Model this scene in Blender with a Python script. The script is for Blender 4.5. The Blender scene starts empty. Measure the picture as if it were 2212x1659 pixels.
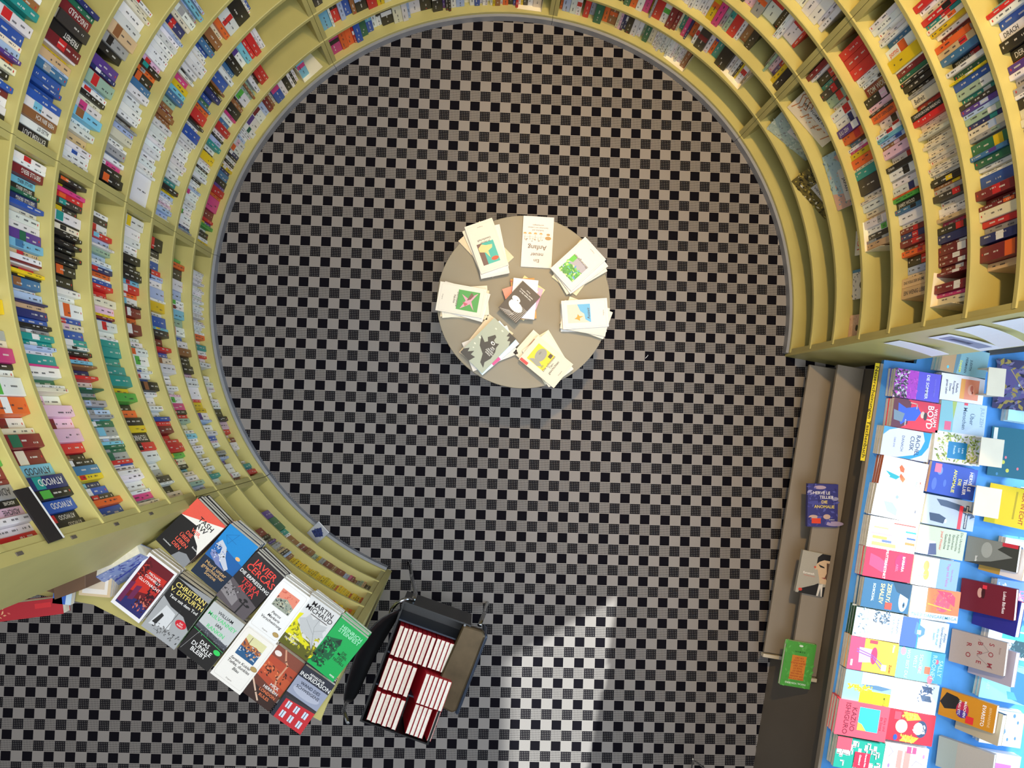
import bpy, math, random, re
from mathutils import Matrix, Vector
S = bpy.context.scene
COL = S.collection

# ------------------------------------------------------------------ camera
F = 1950.0
CAMH = 4.1
RM = Matrix(((0.9993296, -0.0012156, -0.0365912), (0.0, 0.9994486, -0.0332037), (0.0366114, 0.0331814, 0.9987786)))
cd = bpy.data.cameras.new('camera')
cd.sensor_fit = 'HORIZONTAL'; cd.sensor_width = 36.0; cd.lens = F / 2212 * 36.0
cam = bpy.data.objects.new('camera', cd); COL.objects.link(cam)
cam.matrix_world = Matrix.Translation((0, 0, CAMH)) @ RM.to_4x4()
S.camera = cam

# ------------------------------------------------------------------ light and exposure
S.view_settings.view_transform = 'Standard'; S.view_settings.look = 'None'
S.view_settings.gamma = 1.0; S.view_settings.exposure = 0.15
S.view_settings.use_curve_mapping = False
wd = bpy.data.worlds.new('room_air'); S.world = wd; wd.use_nodes = True
wd.node_tree.nodes['Background'].inputs[0].default_value = (0.93, 0.96, 1.0, 1)
wd.node_tree.nodes['Background'].inputs[1].default_value = 0.34

def lamp(name, kind, loc, aim, energy, color, **kw):
    l = bpy.data.lights.new(name, kind); l.energy = energy; l.color = color
    for a, b in kw.items(): setattr(l, a, b)
    o = bpy.data.objects.new(name, l); COL.objects.link(o); o.location = loc
    o.rotation_euler = (Vector(aim) - Vector(loc)).to_track_quat('-Z', 'Y').to_euler()
    return o
SUN = Vector((-0.867 * math.cos(math.radians(33)), -0.498 * math.cos(math.radians(33)), -math.sin(math.radians(33))))
lamp('sun', 'SUN', (5, 4, 5), Vector((5, 4, 5)) + SUN, 8.5, (0.94, 1.0, 1.0), angle=math.radians(0.9))
lamp('window_daylight', 'AREA', (2.66, -0.75, 1.75), (1.2, -0.6, 0.7), 50, (0.55, 0.76, 1.0), shape='RECTANGLE', size=1.9, size_y=1.3)
lamp('ceiling_spot_warm_right', 'SPOT', (0.35, 1.15, 4.6), (1.75, 0.85, 1.0), 330, (1.0, 0.66, 0.27), spot_size=math.radians(66), spot_blend=0.6, shadow_soft_size=0.05)
lamp('ceiling_spot_warm_top', 'SPOT', (0.7, 0.7, 4.7), (0.6, 2.2, 1.2), 190, (1.0, 0.74, 0.4), spot_size=math.radians(64), spot_blend=0.8, shadow_soft_size=0.05)
lamp('ceiling_spot_table', 'SPOT', (0.5, 0.9, 4.6), (0.17, 0.44, 0.6), 6, (1.0, 0.82, 0.58), spot_size=math.radians(34), spot_blend=1.0, shadow_soft_size=0.08)
lamp('ceiling_spot_left', 'SPOT', (0.1, 0.6, 4.7), (-1.5, 0.9, 1.4), 110, (1.0, 0.86, 0.62), spot_size=math.radians(80), spot_blend=0.9, shadow_soft_size=0.2)
lamp('skylight_left', 'AREA', (0.7, -0.7, 4.9), (-1.3, 0.1, 1.0), 72, (0.82, 0.9, 1.0), shape='RECTANGLE', size=1.6, size_y=1.6)  # added overhead fill, stands in for cool daylight on the left shelves

lamp('carpet_pool_fill', 'SPOT', (-0.25, -0.1, 4.75), (-0.3, -0.3, 0), 125, (0.9, 0.95, 1.0), spot_size=math.radians(66), spot_blend=1.0, shadow_soft_size=0.3)  # added unseen lamp, gives the carpet its brighter middle

# ------------------------------------------------------------------ measuring
def ray(px, py, z):
    d = RM @ Vector(((px - 1106) / F, -(py - 829.5) / F, -1.0))
    t = (z - CAMH) / d.z
    return Vector((t * d.x, t * d.y, z))
RT = RM.transposed()
def proj(P):
    d = RT @ (Vector(P) - Vector((0, 0, CAMH)))
    return 1106 + F * d.x / -d.z, 829.5 - F * d.y / -d.z

# ------------------------------------------------------------------ materials
def lin(h):
    o = []
    for i in (0, 2, 4):
        c = int(h[i:i + 2], 16) / 255
        o.append(c / 12.92 if c <= .04045 else ((c + .055) / 1.055) ** 2.4)
    return (o[0], o[1], o[2], 1.0)
def newmat(name):
    m = bpy.data.materials.new(name); m.use_nodes = True
    return m, m.node_tree, m.node_tree.nodes['Principled BSDF']
def mat(name, hexc, rough=0.5, metal=0.0, var=0.08, scale=12.0, bump=0.0, spec=0.5):
    m, nt, b = newmat(name); c = lin(hexc)
    n = nt.nodes.new('ShaderNodeTexNoise'); n.inputs['Scale'].default_value = scale; n.inputs['Detail'].default_value = 4
    tc = nt.nodes.new('ShaderNodeTexCoord'); nt.links.new(tc.outputs['Object'], n.inputs['Vector'])
    r = nt.nodes.new('ShaderNodeValToRGB')
    r.color_ramp.elements[0].position = .3; r.color_ramp.elements[1].position = .7
    r.color_ramp.elements[0].color = tuple(x * (1 - var) for x in c[:3]) + (1,)
    r.color_ramp.elements[1].color = tuple(min(1, x * (1 + var)) for x in c[:3]) + (1,)
    nt.links.new(n.outputs['Fac'], r.inputs[0]); nt.links.new(r.outputs[0], b.inputs['Base Color'])
    b.inputs['Roughness'].default_value = rough; b.inputs['Metallic'].default_value = metal
    b.inputs['Specular IOR Level'].default_value = spec
    if bump:
        bp = nt.nodes.new('ShaderNodeBump'); bp.inputs['Strength'].default_value = bump; bp.inputs['Distance'].default_value = .002
        nt.links.new(n.outputs['Fac'], bp.inputs['Height']); nt.links.new(bp.outputs[0], b.inputs['Normal'])
    return m
def colmat(name, rough, spec=0.4):
    m, nt, b = newmat(name)
    a = nt.nodes.new('ShaderNodeAttribute'); a.attribute_name = 'Col'
    n = nt.nodes.new('ShaderNodeTexNoise'); n.inputs['Scale'].default_value = 60
    mp = nt.nodes.new('ShaderNodeMapRange'); mp.inputs['To Min'].default_value = .93; mp.inputs['To Max'].default_value = 1.07
    mx = nt.nodes.new('ShaderNodeVectorMath'); mx.operation = 'SCALE'
    nt.links.new(n.outputs['Fac'], mp.inputs['Value']); nt.links.new(a.outputs['Color'], mx.inputs[0]); nt.links.new(mp.outputs[0], mx.inputs['Scale'])
    nt.links.new(mx.outputs[0], b.inputs['Base Color'])
    b.inputs['Roughness'].default_value = rough; b.inputs['Specular IOR Level'].default_value = spec
    return m
M = dict(
    wood=mat('yellow_painted_board', 'bcb16c', .42, var=.07, scale=5, bump=.08),
    grey=mat('grey_painted_plinth', '8e9096', .5, var=.05),
    print=colmat('printed_cover', .42), paper=mat('page_paper', 'f4eede', .8, var=.06, scale=90, spec=.2),
    table=mat('olive_grey_laminate', '867e6a', .45, var=.04, scale=6),
    tan=mat('grey_beige_panel', '8c8070', .55, var=.06, scale=5), dark=mat('dark_taupe_panel', '5c544a', .6, var=.06, scale=5),
    blue=mat('blue_table_cloth', '3f88cc', .6, var=.12, scale=9), yellow=mat('yellow_label_card', 'e8d020', .5, var=.03),
    black=mat('black_plastic', '121213', .35, var=.1), bronze=mat('worn_brown_metal', '5a4c38', .34, .75, var=.22, scale=14, bump=.1),
    steelblue=mat('blue_black_rail', '2a3444', .4, .2), chrome=mat('chrome_tube', 'b8bcc0', .15, 1.0, var=.05),
    cream=mat('cream_enamel', 'efe4c4', .4, var=.03), wall=mat('white_plaster', 'd8d4cc', .8, var=.03),
    white=mat('white_lint', 'f0f0f0', .9), card=mat('beige_board', 'cfc4ae', .6, var=.04), brown=mat('brown_cardboard', '6a4c34', .6, var=.1),
    red=mat('red_lacquer', 'c02430', .25, var=.2, scale=20))

def carpet():
    m, nt, b = newmat('woven_check_carpet')
    N, L = nt.nodes, nt.links
    def mth(op, a, c=None, d=None):
        n = N.new('ShaderNodeMath'); n.operation = op
        for i, v in enumerate((a, c, d)):
            if v is None: continue
            if isinstance(v, (int, float)): n.inputs[i].default_value = v
            else: L.new(v, n.inputs[i])
        return n.outputs[0]
    g = N.new('ShaderNodeNewGeometry'); sp = N.new('ShaderNodeSeparateXYZ'); L.new(g.outputs['Position'], sp.inputs[0])
    gx, gy, gs, gp = -0.2895, 1.7004, 0.0932, -0.0344
    x = mth('SUBTRACT', sp.outputs[0], gx); y = mth('SUBTRACT', sp.outputs[1], gy)
    c, s = math.cos(gp), math.sin(gp)
    u = mth('DIVIDE', mth('ADD', mth('MULTIPLY', x, c), mth('MULTIPLY', y, s)), gs)
    v = mth('DIVIDE', mth('SUBTRACT', mth('MULTIPLY', y, c), mth('MULTIPLY', x, s)), gs)
    def cell(w, half):   # distance from cell centre and membership
        f = mth('FRACT', mth('ADD', w, 0.25 + 100))      # 0..1, first half = even cell
        ev = mth('LESS_THAN', f, 0.5)
        loc = mth('MULTIPLY', mth('FRACT', mth('MULTIPLY', f, 2)), 1.0)
        return ev, loc
    ue, ul = cell(u, 0); ve, vl = cell(v, 0)
    def inside(l, m_): return mth('LESS_THAN', mth('ABSOLUTE', mth('SUBTRACT', l, .5)), m_)
    inb = mth('MULTIPLY', inside(ul, .462), inside(vl, .455))
    black = mth('MULTIPLY', mth('MULTIPLY', ue, ve), inb)
    uo = mth('SUBTRACT', 1, ue); vo = mth('SUBTRACT', 1, ve)
    def stripe(l, n, duty): return mth('LESS_THAN', mth('ABSOLUTE', mth('SUBTRACT', mth('FRACT', mth('MULTIPLY', l, n)), .5)), duty)
    sx, sy = stripe(ul, 6, .32), stripe(vl, 6, .30)
    hashp = mth('MULTIPLY', mth('MAXIMUM', sx, sy), inside(ul, .49)); hashp = mth('MULTIPLY', hashp, inside(vl, .485))
    hashp = mth('MULTIPLY', mth('MULTIPLY', hashp, uo), vo)
    tx, ty = stripe(ul, 7, .28), stripe(vl, 6, .32)
    dots = mth('MULTIPLY', mth('MULTIPLY', mth('MULTIPLY', tx, ty), mth('MULTIPLY', ue, vo)), .85)
    fine = mth('MULTIPLY', stripe(ul, 1, .5), 0)
    edge = mth('MULTIPLY', mth('MULTIPLY', mth('SUBTRACT', 1, inside(ul, .475)), vo), .0)
    d = mth('MAXIMUM', mth('MAXIMUM', black, hashp), mth('MAXIMUM', dots, mth('MAXIMUM', fine, edge)))
    n = N.new('ShaderNodeTexNoise'); n.inputs['Scale'].default_value = 500; L.new(g.outputs['Position'], n.inputs['Vector'])
    n2 = N.new('ShaderNodeTexNoise'); n2.inputs['Scale'].default_value = 3; L.new(g.outputs['Position'], n2.inputs['Vector'])
    lt = N.new('ShaderNodeMixRGB'); lt.inputs[1].default_value = lin('8c857f'); lt.inputs[2].default_value = lin('9e9791'); L.new(n.outputs['Fac'], lt.inputs[0])
    l2 = N.new('ShaderNodeMixRGB'); l2.blend_type = 'MULTIPLY'; L.new(mth('MULTIPLY', n2.outputs['Fac'], .25), l2.inputs[0]); L.new(lt.outputs[0], l2.inputs[1]); l2.inputs[2].default_value = (.7, .7, .7, 1)
    mx = N.new('ShaderNodeMixRGB'); L.new(d, mx.inputs[0]); L.new(l2.outputs[0], mx.inputs[1]); mx.inputs[2].default_value = lin('100e14')
    L.new(mx.outputs[0], b.inputs['Base Color']); b.inputs['Roughness'].default_value = .95; b.inputs['Specular IOR Level'].default_value = .1
    bp = N.new('ShaderNodeBump'); bp.inputs['Strength'].default_value = .3; bp.inputs['Distance'].default_value = .002
    L.new(mth('SUBTRACT', n.outputs['Fac'], d), bp.inputs['Height']); L.new(bp.outputs[0], b.inputs['Normal'])
    return m
M['carpet'] = carpet()

PAL = dict(w='f2f1ee', W='efe4c8', k='1b191a', K='35312f', r='d4262a', R='7c1c26', o='ea6628', y='eecb18', g='55b546', G='1f6a4c',
           t='1b9890', c='7cc6e0', b='2454ac', B='1e2a68', l='b4c8ea', v='5a3a90', m='d63a84', p='eac0d4', n='98623a', a='dcb98c',
           e='a6a6a6', s='a0bca4', d='555555', q='3f78a6')
NAMES = dict(w='white', W='cream', k='black', K='charcoal', r='red', R='maroon', o='orange', y='yellow', g='green', G='dark green',
             t='teal', c='sky blue', b='blue', B='navy', l='pale blue', v='purple', m='magenta', p='pale pink', n='brown', a='tan',
             e='grey', s='sage', d='dark grey', q='steel blue', x='empty space')
def C(c): return lin(PAL[c]) if len(c) == 1 else lin(c)

# ------------------------------------------------------------------ mesh builder
class MB:
    def __init__(s): s.v = []; s.f = []; s.c = []
    def add(s, vs, fs, col=None, X=None):
        o = len(s.v)
        s.v += [tuple(X @ Vector(p)) if X is not None else tuple(p) for p in vs]
        s.f += [tuple(i + o for i in f) for f in fs]; s.c += [col or (1, 1, 1, 1)] * len(fs)
    def box(s, a, b, col=None, X=None):
        x0, y0, z0 = a; x1, y1, z1 = b
        s.add([(x0, y0, z0), (x1, y0, z0), (x1, y1, z0), (x0, y1, z0), (x0, y0, z1), (x1, y0, z1), (x1, y1, z1), (x0, y1, z1)],
              [(0, 3, 2, 1), (4, 5, 6, 7), (0, 1, 5, 4), (1, 2, 6, 5), (2, 3, 7, 6), (3, 0, 4, 7)], col, X)
    def prism(s, pts, z0, z1, col=None, X=None):
        n = len(pts)
        a = sum(pts[i][0] * pts[(i + 1) % n][1] - pts[(i + 1) % n][0] * pts[i][1] for i in range(n))
        if a < 0: pts = pts[::-1]
        s.add([(p[0], p[1], z0) for p in pts] + [(p[0], p[1], z1) for p in pts],
              [tuple(range(n - 1, -1, -1)), tuple(range(n, 2 * n))] + [(i, (i + 1) % n, n + (i + 1) % n, n + i) for i in range(n)], col, X)
    def sweep(s, prof, a0, a1, n, col=None):   # (r,z) profile turned about the room axis; profile counter-clockwise
        m = len(prof); vs = []
        for i in range(n + 1):
            a = a0 + (a1 - a0) * i / n
            vs += [(AX + r * math.cos(a), AY + r * math.sin(a), z) for r, z in prof]
        fs = []
        for i in range(n):
            for j in range(m):
                k = (j + 1) % m
                fs.append((i * m + j, i * m + k, (i + 1) * m + k, (i + 1) * m + j))
        fs.append(tuple(range(m - 1, -1, -1))); fs.append(tuple(n * m + j for j in range(m)))
        s.add(vs, fs, col)
    def tube(s, pts, r, seg=10, col=None):
        P = [Vector(p) for p in pts]; vs = []; n = len(P)
        for i, p in enumerate(P):
            t = (P[min(i + 1, n - 1)] - P[max(i - 1, 0)]).normalized()
            a = t.orthogonal().normalized() if i == 0 else (a - t * a.dot(t)).normalized()
            b = t.cross(a)
            vs += [tuple(p + r * (math.cos(2 * math.pi * k / seg) * a + math.sin(2 * math.pi * k / seg) * b)) for k in range(seg)]
        fs = [(i * seg + k, i * seg + (k + 1) % seg, (i + 1) * seg + (k + 1) % seg, (i + 1) * seg + k) for i in range(n - 1) for k in range(seg)]
        fs += [tuple(range(seg - 1, -1, -1)), tuple((n - 1) * seg + k for k in range(seg))]
        s.add(vs, fs, col)
    def build(s, name, m, parent=None, smooth=False, bevel=0):
        me = bpy.data.meshes.new(name); me.from_pydata(s.v, [], s.f); me.materials.append(m)
        at = me.color_attributes.new('Col', 'FLOAT_COLOR', 'CORNER')
        buf = []
        for f, c in zip(s.f, s.c): buf += list(c) * len(f)
        at.data.foreach_set('color', buf)
        if smooth: me.polygons.foreach_set('use_smooth', [True] * len(s.f))
        me.update()
        o = bpy.data.objects.new(name, me); COL.objects.link(o)
        if parent: o.parent = parent
        if bevel:
            b = o.modifiers.new('edge', 'BEVEL'); b.width = bevel; b.segments = 2; b.limit_method = 'ANGLE'; b.harden_normals = False
        return o
def tag(o, label=None, cat=None, group=None, kind=None):
    if label: o['label'] = label
    if cat: o['category'] = cat
    if group: o['group'] = group
    if kind: o['kind'] = kind
    return o
def thing(name, label, cat, loc=(0, 0, 0), group=None, mw=None):
    o = bpy.data.objects.new(name, None); COL.objects.link(o); o.empty_display_size = .05
    if mw is not None: o.matrix_world = mw
    else: o.location = loc
    return tag(o, label, cat, group)

_tc = {}
def glyphs(s):
    if s not in _tc:
        cu = bpy.data.curves.new('t', 'FONT'); cu.body = s; cu.size = 1; cu.resolution_u = 2; cu.offset = .012
        ob = bpy.data.objects.new('t', cu)
        me = bpy.data.meshes.new_from_object(ob)
        V = [(v.co.x, v.co.y) for v in me.vertices]; Fc = [tuple(p.vertices) for p in me.polygons]
        bpy.data.objects.remove(ob); bpy.data.curves.remove(cu); bpy.data.meshes.remove(me)
        w = max([p[0] for p in V] or [0]); _tc[s] = (V, Fc, w)
    return _tc[s]

# ------------------------------------------------------------------ the round bookcase wall
AX, AY, RR = 0.1149, 0.5093, 1.3125
H0, DH, TH, DEP = 0.0689, 0.2459, 0.020, 0.30
def zk(k): return H0 + DH * k
rad = math.radians
A_END, A_A, A_B, A_C, A_D, A_E, A_F = 246.4, 216.6, 171.2, 125.9, 80.4, 35.1, -10.2
fl = MB(); fl.box((-4, -4, -.05), (4.5, 4, 0)); tag(fl.build('floor', M['carpet']), kind='structure')

def bookcase(label, a1, a0, boards, top, name='curved_bookcase', cap=None):
    """a0 > a1 in degrees, boards = number of shelves"""
    root = thing(name, label, 'bookcase', (AX + RR * math.cos(rad((a0 + a1) / 2)), AY + RR * math.sin(rad((a0 + a1) / 2)), 0),
                 'units of the round bookcase wall')
    root_inv = Matrix.Translation(-root.location)
    def fin(mb, nm, m, **k):
        o = mb.build(nm, m, root, **k); o.matrix_parent_inverse = root_inv; return o
    r0, r1 = rad(a1), rad(a0); n = max(12, int((a0 - a1) / 1.2)); g = .0006
    b = MB(); b.sweep([(RR - .012, 0), (RR + .02, 0), (RR + .02, H0 - .020), (RR - .012, H0 - .020)], r0 + g, r1 - g, n); fin(b, 'plinth', M['grey'])
    for k in range(boards - (1 if cap else 0)):
        z = zk(k); b = MB(); c = .0025; d = DEP - .012
        b.sweep([(RR, z - TH), (RR + d, z - TH), (RR + d, z), (RR + c, z), (RR, z - c)], r0 + g, r1 - g, n); fin(b, 'shelf_board', M['wood'])
    b = MB(); b.sweep([(RR + DEP - .012, 0), (RR + DEP, 0), (RR + DEP, top), (RR + DEP - .012, top)], r0 + g, r1 - g, n); fin(b, 'back_panel', M['wood'])
    t = .019
    for a, sg in ((r0, 1), (r1, -1)):
        X = Matrix.Translation((AX, AY, 0)) @ Matrix.Rotation(a, 4, 'Z')
        b = MB(); y0, y1 = sorted((sg * .0008, sg * t))
        for k in range(boards - 1):
            b.box((RR + .004, y0, zk(k)), (RR + DEP - .012, y1, zk(k + 1) - TH), None, X)
        fin(b, 'side_panel', M['wood'])
    return root, fin
NB = 11
for lab, a1, a0 in (('tall yellow curved bookcase of the lower left wall, black books and a blue-black row inside', A_B, A_A),
                    ('tall yellow curved bookcase of the upper left wall between the two left posts', A_C, A_B),
                    ('yellow curved bookcase at the top left with empty middle compartments beside it', A_D, A_C),
                    ('yellow curved bookcase at the top right, lowest shelf half empty', A_E, A_D),
                    ('yellow curved bookcase on the right with empty lower shelves and face-out booklets', A_F, A_E)):
    root, fin = bookcase(lab, a1, a0, NB, zk(NB - 1))
    for a, on in ((a1, a1 == A_F), (a0, a0 == A_A)):
        if not on: continue
        sg = -1 if a == A_F else 1
        X = Matrix.Translation((AX, AY, 0)) @ Matrix.Rotation(rad(a), 4, 'Z')
        b = MB(); y0, y1 = sorted((0, sg * (.012 if a == A_F else .03))); zb = 0 if a == A_F else zk(4) + .002
        b.box((RR + .002, y0, zb), (RR + DEP, y1, zk(NB - 1)), None, X)
        fin(b, 'end_panel', M['wood'])
        if a == A_A:
            for k in range(5, 9):
                b = MB(); b.box((RR - .0005, .008, zk(k) + .172), (RR + .002, .016, zk(k) + .196), None, X)
                fin(b, 'bracket_slot', M['dark'])
root, fin = bookcase('low yellow curved bookcase with rows of small yellow booklets and a book-covered top', A_A + .05, A_END, 5, zk(4) - .02, 'low_bookcase', True)
X = Matrix.Translation((AX, AY, 0)) @ Matrix.Rotation(rad(A_END), 4, 'Z')
b = MB(); b.box((RR + .002, 0, 0), (RR + DEP, .024, zk(4) - TH), None, X); fin(b, 'end_panel', M['wood'])
pts = [(AX + RR * math.cos(rad(a)), AY + RR * math.sin(rad(a))) for a in range(247, 217, -2)]
P = lambda x, y: ray(x, y, zk(4))[:2]
r_ = RR + DEP + .006
pts += [(AX + r_ * math.cos(rad(217.6)), AY + r_ * math.sin(rad(217.6))), (AX + r_ * math.cos(rad(207)), AY + r_ * math.sin(rad(207))), (-1.95, -.5), (-1.27, -.628), (-.523, -1.016)]
b = MB()
tp = [p for p in pts]
import bmesh
bm = bmesh.new()
vs = [bm.verts.new((p[0], p[1], zk(4) + .001)) for p in tp]
f = bm.faces.new(vs); f.normal_update(); bmesh.ops.triangulate(bm, faces=[f])
top_tris = [[tuple(v.co[:2]) for v in ff.verts] for ff in bm.faces]; bm.free()
for t3 in top_tris: b.add([(x, y, zk(4) + .001) for x, y in t3], [(0, 1, 2) if (t3[1][0]-t3[0][0])*(t3[2][1]-t3[0][1])-(t3[1][1]-t3[0][1])*(t3[2][0]-t3[0][0]) > 0 else (2, 1, 0)])
n = len(tp)
for i in range(n):
    p, q = tp[i], tp[(i + 1) % n]
    b.add([(p[0], p[1], zk(4) - .019), (q[0], q[1], zk(4) - .019), (q[0], q[1], zk(4) + .001), (p[0], p[1], zk(4) + .001)], [(0, 1, 2, 3)])
fin(b, 'top_board', M['wood'])

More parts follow.
